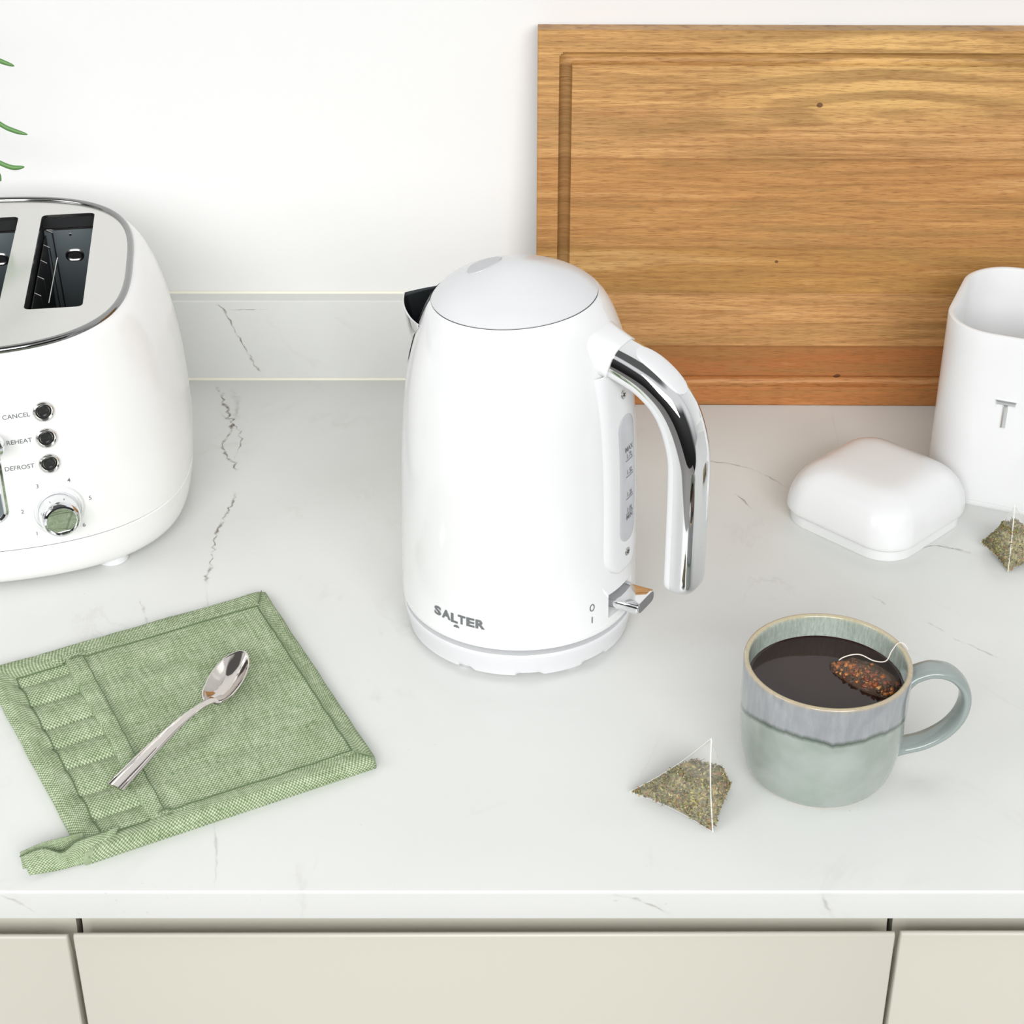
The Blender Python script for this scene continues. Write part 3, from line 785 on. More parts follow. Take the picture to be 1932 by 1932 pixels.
        m = MB(); m.lathe([(.0170, -.002), (.0170, .0005), (.0163, .0012), (.0150, .0013), (.0146, .0006), (.0120, .0005)], 56, mtx=mt); m.build('dial_collar', 'white_gloss', t)
        m = MB(); m.lathe([(.0132, .0008), (.0130, .0030), (.0124, .0120), (.0118, .0145), (.0108, .0158), (.0096, .0162), (.0092, .0154), (.0086, .0152), (.0005, .0150)], 56, mtx=mt); kn = m.build('dial', 'chrome', t, angle=25)
        # lever and its chrome track
        m = MB(); xc = sd * .0385
        def stad(h0, off):
            out = []
            for k in range(40):
                q = 2 * PI * k / 40; x = h0 * math.cos(q); z = (.150 - .009 if math.sin(q) > 0 else .0625 + .009) + h0 * math.sin(q)
                p, nr = front(xc + x, z, off); out.append(p)
            return out
        rr = [stad(.0090, -.0005), stad(.0090, .0012), stad(.0076, .0018), stad(.0062, .0010), stad(.0058, -.0002)]
        m.grid(rr, close_u=True); tr = m.build('lever_track', 'chrome', t)
        m = MB(); s5 = stad(.0058, .0001); m.fan(s5, front(xc, .105, .0002)[0]); m.build('lever_slot', 'slot_steel', tr, smooth=False)
        mt = frame(xc, .1237); m = MB()
        for h, s0 in (((0, .6),) ):
            pass
        rows = []
        for d_, sc in ((-.001, .42), (.006, .42), (.008, .8), (.0095, .96), (.012, 1), (.017, 1), (.0195, .95), (.0208, .82), (.0210, .5)):
            rows.append([mt @ Vector((x * sc, y * sc, d_)) for x, y in rsq(.0142, .0062, .0060, 8)])
        m.grid(rows, close_u=True); m.fan(rows[-1], mt @ Vector((0, 0, .0210))); m.build('lever', 'chrome', t, angle=30)
        # print
        g = MB()
        def word(w, x, z, size, rot=0.0):
            vs, fs = text_mesh(w, size, 0.00002); g.add([front(x + v.x, z + v.y, .00025)[0] for v in vs], fs)
        for w, x, z in (('CANCEL', .0606, .1352), ('REHEAT', .0602, .1177), ('DEFROST', .0580, .0998)):
            word(w, x if sd > 0 else sd * .0925, z, .0043)
        for w, x, z in (('1', .0622, .0508), ('2', .0556, .0683), ('3', .0668, .0848), ('4', .0859, .0850), ('5', .0970, .0688), ('6', .0911, .0502)):
            word(w, x if sd > 0 else -.0767 * 2 + x, z, .0041)
        g.build('lettering', 'print_grey', t, smooth=False, fix=False)
toaster()

# ------------------------------------------------------------------ pot holder
PA, PB, PC, PD = [Vector((x, y, 0)) for x, y in ((-0.1619, 0.9899), (-0.0775, 0.8147), (-0.2264, 0.7335), (-0.3214, 0.9023))]
def puv(u, v, z=0.0):
    p = PD * ((1 - u) * (1 - v)) + PA * (u * (1 - v)) + PB * (u * v) + PC * ((1 - u) * v); p.z = z; return p
def wav(u, v): return 0.0006 * noise.noise(Vector((u * 4, v * 4, 1.3))) + 0.0004 * noise.noise(Vector((u * 11, v * 11, 4.1)))
def padz(u, v):
    qs = [.0, .138, .25, .385, .49, .597, .735, .85, 1.0]
    for a, c in zip(qs, qs[1:]):
        if a <= v <= c: f = (v - a) / (c - a); break
    return .0030 + .0036 * max(0, math.sin(PI * f)) ** 0.55 + wav(u, v)
def pockz(u, v):
    z = .0084 + wav(u, v) + .0006 * math.sin(v * 7.4 * 2 * PI) * (0.4 + 0.4 * math.sin(u * 5)) * .8
    if u < .305: z += .0011
    return z
def pot_holder():
    o0 = puv(.5, .5, 0); t = thing('pot_holder', 'square green woven pot holder with quilted pad, pocket and hanging loop', 'pot holder', (o0.x, o0.y, CZ))
    loc = lambda p: Vector((p.x - o0.x, p.y - o0.y, p.z))
    def uvbuild(m, uvs, name, **kw):
        ob = m.build(name, 'cloth', t, merge=False, fix=False, **kw)
        ul = ob.data.uv_layers.new(name='UVMap')
        for l in ob.data.loops: ul.data[l.index].uv = uvs[l.vertex_index]
        return ob
    m = MB(); uvs = []; rows = []
    for i in range(141):
        v = .05 + .9 * i / 140; row = []
        for j in range(41):
            u = .04 + .92 * j / 40; row.append(loc(puv(u, v, padz(u, v)))); uvs.append((u, v))
        rows.append(row)
    m.grid(rows, flip=True); uvbuild(m, uvs, 'quilted_pad', angle=180)
    # pocket
    m = MB(); uvs = []; rows = []
    us = [.245, .2455, .247, .250] + [.258 + .69 * k / 60 for k in range(61)]
    for i in range(81):
        v = .075 + .885 * i / 80; row = []
        e0 = -.012 * (v - .5) * 1.0 + .003 * noise.noise(Vector((v * 3, 0, 9)))
        for j, u in enumerate(us):
            uu = u + e0 * max(0, 1 - (u - .245) / .4); z = pockz(u, v)
            if j == 0: z = .0045
            if j == 1: z -= .0010
            if j == 2: z -= .0003
            row.append(loc(puv(uu, v, z))); uvs.append((u + .5, v + .3))
        rows.append(row)
    m.grid(rows, flip=True); uvbuild(m, uvs, 'pocket', angle=180)
    # binding round the edge
    m = MB(); uvs = []; rows = []; NP = 60
    per = []
    for s_, (f0, f1) in enumerate((((0, 0), (1, 0)), ((1, 0), (1, 1)), ((1, 1), (0, 1)), ((0, 1), (0, 0)))):
        for k in range(NP):
            q = k / NP; per.append((s_, q, f0[0] + (f1[0] - f0[0]) * q, f0[1] + (f1[1] - f0[1]) * q))
    ins = (.095, .062, .062, .078)
    nj = 14
    for s_, q, u, v in per:
        un = .078 + .864 * u; vn = .098 + .845 * v
        fat = .0072 + (.0022 if s_ == 2 else .0) * math.sin(PI * q) ** .4
        row = []
        for j in range(nj + 1):
            w = j / nj
            # cross-section from the outside bottom over the top to the stitched seam
            ang = PI * (1 - w)
            ww = w ** 1.6 if w < 1 else 1
            bulge = .012 * math.sin(min(1, w * 3) * PI) * (1 if w < .34 else 0)
            uu = u + (un - u) * ww; vv = v + (vn - v) * ww
            cu, cv = u - .5, v - .5
            uu += .010 * math.sin(PI * min(1, w * 2.2)) * (1 if s_ == 1 else -1 if s_ == 3 else 0) * (w < .45)
            vv += .012 * math.sin(PI * min(1, w * 2.2)) * (1 if s_ == 2 else -1 if s_ == 0 else 0) * (w < .45)
            zz = fat * (math.sin(min(1, w * 1.9) * PI / 2) ** .7 if w < .55 else 1) + wav(u * 3, v * 3) * min(1, w * 3)
            seamz = max(padz(un, vn), pockz(un, vn) if un > .25 else 0) + .0002
            if w > .6: zz = zz + (seamz - zz) * ((w - .6) / .4) ** 2
            zz = max(zz, .0002)
            p = puv(uu, vv, zz); jit = .0006 * noise.noise(Vector((u * 9, v * 9, 2.2))); p.x += jit; p.y += jit
            row.append(loc(p)); along = q + s_ * .37
            uvs.append((along, w * .11 + s_ * .2))
        rows.append(row)
    m.grid(rows, close_v=True, flip=True); uvbuild(m, uvs, 'binding', angle=180)
    # stitch lines
    m = MB()
    def stitch(pts, r=.00032, jit=.0005):
        pts = [Vector(p) for p in pts]; out = []
        for i in range(len(pts) - 1):
            L = (pts[i + 1] - pts[i]).length; n = max(2, int(L / .0022))
            for k in range(n): out.append(pts[i].lerp(pts[i + 1], k / n))
        out.append(pts[-1])
        out = [loc(p + Vector((jit * noise.noise(p * 160), jit * noise.noise(p * 160 + Vector((5, 5, 5))), .0001))) for p in out]
        m.tube(out, r, 5)
    def top(u, v): return puv(u, v, max(padz(u, v), pockz(u, v) if u > .26 else 0) + (.0009 if .27 < u < .315 else .0003))
    frame_ = [(.079, .100), (.940, .100), (.941, .942), (.079, .942), (.079, .100)]
    for a_, c_ in zip(frame_, frame_[1:]):
        stitch([top(a_[0] + (c_[0] - a_[0]) * k / 40, a_[1] + (c_[1] - a_[1]) * k / 40) for k in range(41)], .0004)
    stitch([top(.310 - .024 * k / 40, .098 + .84 * k / 40) for k in range(41)], .0003)
    for s0, s1 in (((1, 0), (.942, .098)), ((1, 1), (.942, .943))):
        stitch([puv(s0[0] + (s1[0] - s0[0]) * k / 6, s0[1] + (s1[1] - s0[1]) * k / 6, .0078 if 0 < k else .004) for k in range(1, 7)], .0003)
    for v in (.138, .25, .385, .49, .597, .735, .85):
        stitch([puv(.08 + .17 * k / 10, v, padz(.08 + .17 * k / 10, v) + .0001) for k in range(11)], .00022, .0002)
    m.build('stitching', 'stitch', t, fix=False)
    # hanging loop: a folded band past the front left corner
    def band(topl, botl, name_uv, th, sub=6):
        A_ = catmull([Vector(p) for p in topl], 8); B_ = catmull([Vector(p) for p in botl], 8)
        N_ = 30; get = lambda L, f: L[min(len(L) - 2, int(f * (len(L) - 1)))].lerp(L[min(len(L) - 2, int(f * (len(L) - 1))) + 1], f * (len(L) - 1) - min(len(L) - 2, int(f * (len(L) - 1))))
        rr = []
        for k in range(N_ + 1):
            f = k / N_; a_, b2 = get(A_, f), get(B_, f); row = []
            for j in range(sub * 2 + 1):
                g_ = j / (sub * 2); p = a_.lerp(b2, g_); p.z += .0022 * math.sin(PI * g_) * (1 - .4 * f); row.append(loc(p)); name_uv.append((f * .32 + .1, g_ * .115 + .04))
            rr.append(row)
        return rr
    m = MB(); uvs = []
    m.grid(band([(-.2110, .7545, .0095), (-.2226, .7459, .0105), (-.2314, .7404, .0105), (-.2382, .7338, .0085), (-.2485, .7349, .0105), (-.2589, .7291, .0100)],
                [(-.2150, .7420, .0008), (-.2268, .7346, .0008), (-.2328, .7322, .0008), (-.2425, .7277, .0012), (-.2534, .7228, .0030)], uvs, .001))
    m.grid(band([(-.2300, .7500, .0085), (-.2365, .747, .0090), (-.2499, .7407, .0095), (-.2599, .7327, .0100)],
                [(-.2290, .7462, .0010), (-.2350, .7432, .0010), (-.2470, .7352, .0020), (-.2575, .7265, .0040)], uvs, .001))
    ob = uvbuild(m, uvs, 'hanging_loop', angle=180)
    md = ob.modifiers.new('thick', 'SOLIDIFY'); md.thickness = .0009; md.offset = 0
    m = MB()
    m.tube([loc(p + Vector((0, 0, .0007))) for p in catmull([Vector(p) for p in [(-.2160, .7500, .0095), (-.2226, .7454, .0105), (-.2314, .7398, .0108), (-.2382, .7330, .0092), (-.2485, .7342, .0110), (-.2589, .7284, .0103)]], 6)], .0003, 5)
    m.build('stitching', 'stitch', ob, fix=False)
pot_holder()

# ------------------------------------------------------------------ spoon
def spoon():
    o0 = Vector((-.185, .84, 0)); t = thing('teaspoon', 'polished steel teaspoon lying across the green pot holder', 'spoon', (o0.x, o0.y, CZ))
    loc = lambda p: Vector(p) - o0
    dz = .0012
    pts = catmull([Vector(p) + Vector((0, 0, dz)) for p in [(-.2189, .7831, .0112), (-.2098, .7995, .0135), (-.1998, .8169, .0160), (-.1887, .834, .0185), (-.1812, .8453, .0186), (-.1765, .8535, .0168), (-.1738, .8568, .0152)]], 8)
    wid = [.0056, .0050, .0040, .0030, .0023, .0030, .0048]; n = len(pts)
    m = MB(); rows = []
    for i, p in enumerate(pts):
        tg = (pts[min(i + 1, n - 1)] - pts[max(i - 1, 0)]).normalized(); B = tg.cross(Vector((0, 0, 1))).normalized(); N = B.cross(tg)
        f = i / (n - 1) * 6; k = min(5, int(f)); w = wid[k] + (wid[k + 1] - wid[k]) * (f - k)
        th = .0011 + .0002 * (1 if f > 4 else 0)
        rid = .0005 * max(0, 1 - f / 3.6); row = []
        prof_ = [(-1, 0), (-.93, .7), (-.74, 1.0), (-.62, .55 if rid else 1), (-.5, 1.1), (-.2, 1.35), (0, 1.4), (.2, 1.35), (.5, 1.1), (.62, .55 if rid else 1), (.74, 1.0), (.93, .7), (1, 0), (.8, -.6), (.3, -.8), (-.3, -.8), (-.8, -.6)]
        for x, z in prof_:
            zz = z * th * (1 if z < 0 else 1)
            if abs(x) in (.62,) and rid: zz = th * (1.08 - .5 * rid / .0005)
            row.append(loc(p + B * x * w + N * zz))
        rows.append(row)
    m.grid(rows, close_u=True)
    for r in (rows[0], rows[-1]): m.add(r, [tuple(range(len(r)))])
    m.build('handle', 'spoon_steel', t, angle=50)
    rim = catmull([Vector(p) + Vector((0, 0, dz)) for p in [(-.1767, .8546, .0154), (-.1806, .8562, .0155), (-.1825, .8641, .0160), (-.1816, .8726, .0168), (-.1790, .8834, .0178), (-.1740, .8939, .0188), (-.1689, .8991, .0194), (-.1644, .9014, .0197), (-.1603, .8997, .0197), (-.1577, .8947, .0194), (-.1567, .8864, .0187), (-.1584, .8740, .0176), (-.1623, .8633, .0166), (-.1667, .8565, .0159), (-.1713, .8540, .0156)]], 5, closed=True)
    c = sum(rim, Vector()) / len(rim); m = MB(); rows = []; dep = .0080
    for k in range(21):
        rho = 1 - k / 20
        rows.append([loc(c + (p - c) * rho - Vector((0, 0, dep * (1 - rho ** 2.2)))) for p in rim])
    m.grid(rows, close_u=True); 
    ob = m.build('bowl', 'spoon_steel', t, angle=180)
    md = ob.modifiers.new('wall', 'SOLIDIFY'); md.thickness = .0011; md.offset = -1 if True else 1
    md2 = ob.modifiers.new('soft', 'SUBSURF'); md2.levels = 1; md2.render_levels = 1
spoon()

# ------------------------------------------------------------------ mug, tea and steeping bag
MX, MY = .1732, .8146
def mug():
    t = thing('mug', 'grey green glazed mug with tan rim and dripped glaze, full of tea', 'mug', (MX, MY, CZ))
    r, h, rb, zc, n = .0460, .0762, .0264, .0768, 3.6
    m = MB(); NA = 160; rows = []; drip = []; ins = []
    def line(a):
        d = math.degrees(a) % 360
        kn = [(0, .050), (40, .049), (90, .047), (140, .046), (180, .0455), (215, .0535), (238, .0555), (258, .0548), (267, .0525), (278, .0538), (300, .0555), (330, .052), (360, .050)]
        return interp(d, [k[0] for k in kn], [k[1] for k in kn]) + .0006 * noise.noise(Vector((math.cos(a) * 9, math.sin(a) * 9, .5)))
    prof = [(.0200, .0006), (.0235, .0), (.0258, .0002)]
    for k in range(1, 46):
        a = PI / 2 * (1 - k / 45); rr = rb + (r - rb) * math.cos(a) ** (2 / n); zz = zc - zc * math.sin(a) ** (2 / n)
        if zz < h - .0012: prof.append((rr, zz))
    zs_ = [p[1] for p in prof]; k = 0
    dense = []
    for (r0, z0), (r1, z1) in zip(prof, prof[1:]):
        st = max(1, int((z1 - z0) / .0012))
        for i in range(st): dense.append((r0 + (r1 - r0) * i / st, z0 + (z1 - z0) * i / st))
    dense.append(prof[-1])
    outer_n = len(dense)
    rim = [(r, h - .001), (r - .0004, h - .0003), (r - .0014, h), (r - .0024, h - .0003), (r - .003, h - .001)]
    dense += rim; flags = [0] * (outer_n + 3) + [1] * 2
    inner = [(rr - .0032, zz + .002) for rr, zz in prof[::-1] if .008 < zz < h - .004] + [(.018, .006), (.001, .006)]
    inn = [(r - .0032, h - .003)] + inner
    dense += inn; flags += [1] * len(inn)
    for (rr, zz), fl in zip(dense, flags):
        row = []
        for j in range(NA):
            a = 2 * PI * j / NA; row.append((rr * math.cos(a), rr * math.sin(a), zz)); drip.append(zz - line(a)); ins.append(float(fl))
        rows.append(row)
    m.grid(rows, close_u=True); m.attr['drip'] = drip; m.attr['inside'] = ins
    m.fan(rows[0], (0, 0, .0008)); m.attr['drip'] += [0.02] * (NA + 1); m.attr['inside'] += [0.0] * (NA + 1)
    m.build('cup', 'glaze', t, angle=60, merge=False)
    sp = catmull([(.0435, .0625, 0), (.050, .0665, 0), (.0585, .0690, 0), (.0685, .0665, 0), (.0762, .0585, 0), (.0788, .0480, 0), (.0765, .0370, 0), (.0700, .0275, 0), (.0600, .0205, 0), (.050, .0172, 0), (.0415, .0165, 0)], 7)
    m = MB(); rows = []; L = len(sp)
    for i, p in enumerate(sp):
        tg = (sp[min(i + 1, L - 1)] - sp[max(i - 1, 0)]).normalized(); N = Vector((-tg.y, tg.x, 0))
        e_ = min(i, L - 1 - i) / 8; fl = 1 + .35 * max(0, 1 - e_) ** 2
        row = []
        for k in range(28):
            q = 2 * PI * k / 28; c, s = math.cos(q), math.sin(q)
            nn = .0031 * math.copysign(abs(c) ** .8, c) * fl; bb = .0072 * math.copysign(abs(s) ** .8, s) * fl
            v = p + N * nn; row.append(Vector((v.x, bb, v.y)))
        rows.append(row)
    m.grid(rows, close_u=True); hd = m.build('handle', 'handle_glaze', t, angle=180); hd.rotation_euler = (0, 0, R(1))
    TZ = .0618
    rin = r - .0033
    m = MB(); rows = [[(q * math.cos(2 * PI * j / 96), q * math.sin(2 * PI * j / 96), TZ + (.0007 if q > rin - .0003 else .0002 if q > rin - .001 else 0)) for j in range(96)] for q in (rin - .0001, rin - .0006, rin - .0015, rin * .6, .002)]
    m.grid(rows, close_u=True); m.fan(rows[-1], (0, 0, TZ)); lo = [(rin * .98 * math.cos(2 * PI * j / 96), rin * .98 * math.sin(2 * PI * j / 96), TZ - .01) for j in range(96)]
    m.grid([rows[0], lo], close_u=True); m.fan(lo, (0, 0, TZ - .01))
    o = m.build('tea', 'tea', angle=60); o.location = (MX, MY, CZ); tag(o, 'dark brown brewed tea filling the glazed mug', 'tea')
    # steeping bag
    s = thing('tea_bag', 'wet tea bag floating in the mug with its string over the rim', 'tea bag', (MX, MY, CZ + TZ), 0, 'tea bags')
    out = [Vector((x - MX, y - MY, 0)) for x, y in ((.1770, .8285), (.1850, .8330), (.1935, .8345), (.2040, .8280), (.2130, .8165), (.2135, .8070), (.2055, .7985), (.1975, .8010), (.1900, .8070), (.1810, .8180))]
    out = catmull(out, 6, closed=True); cen = sum(out, Vector()) / len(out)
    m = MB(); rows = []
    for u in (1, .97, .9, .78, .6, .4, .2, .05):
        rows.append([cen + (p - cen) * u + Vector((0, 0, .0068 * (1 - u ** 2.2) ** .6 + .0012 * noise.noise((p * u) * 120) - .0006)) for p in out])
    m.grid(rows, close_u=True); m.fan(rows[-1], cen + Vector((0, 0, .0062))); bag = m.build('bag', 'wet_film', s, angle=180)
    m = MB(); tint = []; rr = random.Random(5)
    pal = [(150, 74, 36), (196, 118, 54), (98, 44, 26), (58, 34, 24), (40, 26, 20), (208, 148, 78), (122, 56, 30)]
    for k in range(230):
        f = math.sqrt(rr.random()) * .92; p = rr.choice(out); q = cen + (p - cen) * f
        u_ = rr.random()
        # most pieces gather along the middle diagonal
        ax = Vector((.018, -.020, 0)); q = cen + ax * (rr.random() * 1.9 - 1.0) * .9 + Vector((-.0045, -.0035, 0)) * (rr.gauss(.5, 0.75))
        if not geometry.intersect_point_tri_2d: pass
        d_ = (q - cen); ang = math.atan2(d_.y, d_.x); lim = min(out, key=lambda w: abs(math.atan2((w - cen).y, (w - cen).x) - ang)); 
        if d_.length > (lim - cen).length * .93: continue
        ff = d_.length / (lim - cen).length; top_ = .0062 * (1 - ff ** 2.2) ** .6 - .0004
        q.z = top_ * (0.6 + .4 * rr.random()) - .0002
        sz = rr.uniform(.0006, .0017); mt = Matrix.Translation(q) @ Matrix.Rotation(rr.random() * 6, 4, 'Z') @ Matrix.Rotation(rr.random() * 3, 4, 'X')
        c0 = len(m.v); m.box((-sz, -sz * .7, -sz * .5), (sz, sz * .7, sz * .5), mtx=mt); cc = lin(rr.choice(pal)); tint += [cc] * 8
    m.attr['tint'] = tint; ob = m.build('tea_pieces', 'tint_wet', s, angle=180, merge=False); ob['kind'] = 'stuff'
    m = MB(); w = lambda x, y, z: Vector((x - MX, y - MY, z - TZ))
    m.tube(catmull([w(.1800, .8268, .0635), (w(.1845, .8300, .0665)), w(.1935, .8310, .0680), w(.2020, .8290, .0650), w(.2082, .8275, .0660), w(.2110, .8290, .0715), w(.2140, .8292, .0768), w(.2172, .8280, .0772), w(.2195, .8268, .0740)], 7), .00034, 6)
    m.build('string', 'string', s)
mug()

# ------------------------------------------------------------------ pyramid tea bags
def tea_bag(name, verts, loc_, rz, label, seed, fill=.62, apex=3):
    """verts: four corners of the soft pyramid; the last one is the empty top corner"""
    t = thing(name, label, 'tea bag', (loc_[0], loc_[1], CZ), rz, 'tea bags')
    V = [Vector(v) for v in verts]; c = sum(V, Vector()) / 4
    faces = [(0, 1, 2), (0, 3, 1), (1, 3, 2), (2, 3, 0)]
    def pt(f, a, b_, inset=0.0, puff=.16):
        A_, B_, C_ = (V[i] for i in f); g = 1 - a - b_; p = A_ * a + B_ * b_ + C_ * g
        n_ = (B_ - A_).cross(C_ - A_).normalized()
        if n_.dot((A_ + B_ + C_) / 3 - c) < 0: n_ = -n_
        edge = min(a, b_, g)
        pull = 3 * edge
        p = p + n_ * puff * .030 * math.sin(min(1, pull) * PI / 2)
        p = p + (c - p) * .10 * (1 - min(1, pull)) * (4 * max(a * b_, b_ * g, a * g))
        p.z = max(p.z, .0004); return p
    m = MB(); N = 12
    for f in faces:
        idx = {}; vs = []
        for i in range(N + 1):
            for j in range(N + 1 - i):
                idx[i, j] = len(vs); vs.append(pt(f, i / N, j / N))
        fs = []
        for i in range(N):
            for j in range(N - i):
                fs.append((idx[i, j], idx[i + 1, j], idx[i, j + 1]))
                if i + j < N - 1: fs.append((idx[i + 1, j], idx[i + 1, j + 1], idx[i, j + 1]))
        m.add(vs, fs)
    m.build('bag', 'mesh_bag', t, angle=180)
    m = MB()
    for a, b_ in ((3, 1), (3, 0), (3, 2), (0, 1)):
        f = next(q for q in faces if a in q and b_ in q); ia, ib = f.index(a), f.index(b_); pts = []
        for k in range(17):
            w = [0, 0, 0]; w[ia] = 1 - k / 16; w[ib] = k / 16; pts.append(pt(f, w[0], w[1]))
        m.tube(pts, .00012 if (a, b_) != (3, 1) else .0004, 5)
    m.build('seam', 'bag_seam', t)
    # loose leaf filling: hidden core plus many small flakes
    rr = random.Random(seed); m = MB(); tint = []
    pal = [(134, 130, 82), (158, 150, 92), (110, 106, 66), (182, 170, 104), (96, 86, 58), (138, 114, 80), (164, 118, 86), (204, 190, 124), (118, 126, 74), (92, 98, 60), (150, 150, 84), (176, 160, 118)]
    lim0 = .56 * fill / .62 * .86
    sides = [(0, 3, 1), (1, 3, 2), (2, 3, 0)]
    def side_pt(f, w3, t, inset):
        # t runs from the first to the last corner of the face at level w3 towards the empty corner
        w = [(1 - w3) * (1 - t), w3, (1 - w3) * t]; p = pt(f, w[0], w[1]).lerp(c, inset); p.z = max(p.z, .0009); return p
    def level(f, t): return lim0 + .035 * math.sin(t * 9 + f[0]) - .05 * (1 - math.sin(PI * t))
    for f in sides:
        rows = [[side_pt(f, level(f, j / 40) * i / 18, j / 40, .07) for j in range(41)] for i in range(19)]
        m.grid(rows); tint += [lin(rr.choice(pal)) for _ in range(41 * 19)]
    capring = [side_pt(f, level(f, j / 14), j / 14, .07) for f in sides for j in range(14)]
    capc = sum(capring, Vector()) / len(capring) + Vector((0, 0, .001)); capmid = [p.lerp(capc, .5) + Vector((0, 0, .0012)) for p in capring]
    m.grid([capring, capmid], close_u=True); tint += [lin(rr.choice(pal)) for _ in range(2 * len(capring))]
    m.fan(capmid, capc); tint += [lin(rr.choice(pal)) for _ in range(len(capmid) + 1)]
    for k in range(2600):
        q_ = rr.random(); f = sides[0] if q_ < .55 else sides[1] if q_ < .78 else sides[2]
        if rr.random() < .10:
            p = rr.choice(capring).lerp(capc, rr.random()) + Vector((0, 0, rr.uniform(0, .0018)))
        else:
            t_ = rr.random(); p = side_pt(f, (level(f, t_) + rr.uniform(-.02, .035)) * (1 - math.sqrt(rr.random())) if rr.random() < .8 else level(f, t_) + rr.uniform(-.04, .05), t_, rr.uniform(.02, .07))
        Ln = rr.uniform(.0006, .0016); wd = rr.uniform(.0003, .0008)
        if rr.random() < .08: Ln *= 1.7; wd = .0003
        mt = Matrix.Translation(p) @ Matrix.Rotation(rr.random() * 6.3, 4, 'Z') @ Matrix.Rotation(rr.uniform(-1, 1), 4, 'Y') @ Matrix.Rotation(rr.uniform(-.9, .9), 4, 'X')
        q = [Vector((-Ln, -wd * .4, 0)), Vector((0, -wd, wd * .6)), Vector((Ln, -wd * .3, 0)), Vector((Ln, wd * .3, .0002)), Vector((0, wd, wd * .4)), Vector((-Ln, wd * .5, 0))]
        m.add([mt @ v for v in q], [(0, 1, 4, 5), (1, 2, 3, 4)]); cc = lin(rr.choice(pal)); tint += [cc] * 6
    m.attr['tint'] = tint; ob = m.build('tea_leaves', 'tint', t, smooth=False, merge=False, fix=False); ob['kind'] = 'stuff'
    return t
o_ = Vector((.100, .782, 0))
tea_bag('tea_bag', [Vector((.0654, .7906, .003)) - o_, Vector((.1091, .7591, .001)) - o_, Vector((.1235, .7985, .002)) - o_, Vector((.1094, .794, .038)) - o_], o_, 0, 'pyramid tea bag of green herbs on the worktop in front of the mug', 3)
o_ = Vector((.338, 1.043, 0))
tea_bag('tea_bag', [Vector((.3185, 1.0520, .004)) - o_, Vector((.3300, 1.0195, .001)) - o_, Vector((.3660, 1.0350, .002)) - o_, Vector((.3358, 1.0462, .037)) - o_], o_, 0, 'pyramid tea bag of dried herbs beside the white tea canister', 11, .78)

# ------------------------------------------------------------------ canister and its lid
def canister():
    s, rc, h = .0614, .036, .1319
    t = thing('tea_canister', 'open white square tea canister with a chrome T on its front', 'canister', (.3696, 1.156, CZ), -.4011)
    m = MB(); rows = []
    def rg(d, z): return [Vector((x, y, z)) for x, y in rsq(s + d, s + d, rc + d, 14)]
    rows.append(rg(-.004, 0))
    for d, z in ((-.0004, 0), (0, .0006), (0, .0024), (-.0007, .0029), (-.0007, .0034), (0, .0039)): rows.append(rg(d, z))
    for k in range(1, 12): rows.append(rg(0, .0039 + (h - .0015 - .0039) * k / 11))
    for d, z in ((-.0003, h - .0005), (-.0012, h), (-.0030, h), (-.0040, h - .0006), (-.0044, h - .002)): rows.append(rg(d, z))
    for k in range(1, 9): rows.append(rg(-.0044, h - .002 - (h - .008) * k / 8))
    m.grid(rows, close_u=True); m.fan(rows[-1], (0, 0, .006)); m.fan(rows[0], (0, 0, 0)); m.build('body', 'canister', t, angle=35)
    # raised chrome letter
    m = MB()
    def bar(x0, x1, z0, z1, x0b=None, x1b=None):
        x0b = x0 if x0b is None else x0b; x1b = x1 if x1b is None else x1b; e_ = .0011
        o1 = [(x0, z1), (x1, z1), (x1b, z0), (x0b, z0)]; cx_, cz_ = (x0 + x1) / 2, (z0 + z1) / 2
        o2 = [(x0 + e_, z1 - e_), (x1 - e_, z1 - e_), (x1b - e_, z0 + e_ * .8), (x0b + e_, z0 + e_ * .8)]
        A_ = [Vector((x, -s + .0003, z)) for x, z in o1]; B_ = [Vector((x, -s - .0012, z)) for x, z in o1]; C_ = [Vector((x, -s - .0021, z)) for x, z in o2]
        m.grid([A_, B_, C_], close_u=True); m.add(C_, [(0, 1, 2, 3)])
    bar(-.0166, -.0025, .0821, .0856, -.0157, -.0034); bar(-.0110, -.0078, .0650, .0824)
    m.build('letter', 'chrome', t, angle=20)
    t = thing('canister_lid', 'white domed square canister lid lying on the worktop beside the canister', 'lid', (.2534, 1.0921, CZ), .7805)
    s, rc, h, s2, zb = .0507, .0244, .0428, .0482, .0101
    m = MB(); rows = []
    def q(d, z, k=1.0, ss=s): return [Vector((x, y, z)) for x, y in rsq((ss + d) * k, (ss + d) * k, (rc * ss / s + d) * k, 14)]
    rows.append(q(-.002, zb - .002)); 
    for d, z in ((-.0012, zb - .0012), (-.0003, zb - .0005)): rows.append(q(d, z))
    for i in range(0, 24):
        a = i / 24 * PI / 2; k = math.cos(a) ** .6; rows.append(q(0, zb + (h - zb) * math.sin(a), .25 + .75 * k))
    rows.append(q(0, h, .2)); rows.append(q(0, h, .05))
    m.grid(rows, close_u=True); m.fan(rows[-1], (0, 0, h)); m.build('dome', 'canister', t, angle=60)
    m = MB(); m.grid([q(-.0005, 0, 1, s2), q(0, .0005, 1, s2), q(0, zb, 1, s2)], close_u=True); m.fan(q(-.0005, 0, 1, s2), (0, 0, 0)); m.build('skirt', 'canister', t, angle=35)
canister()

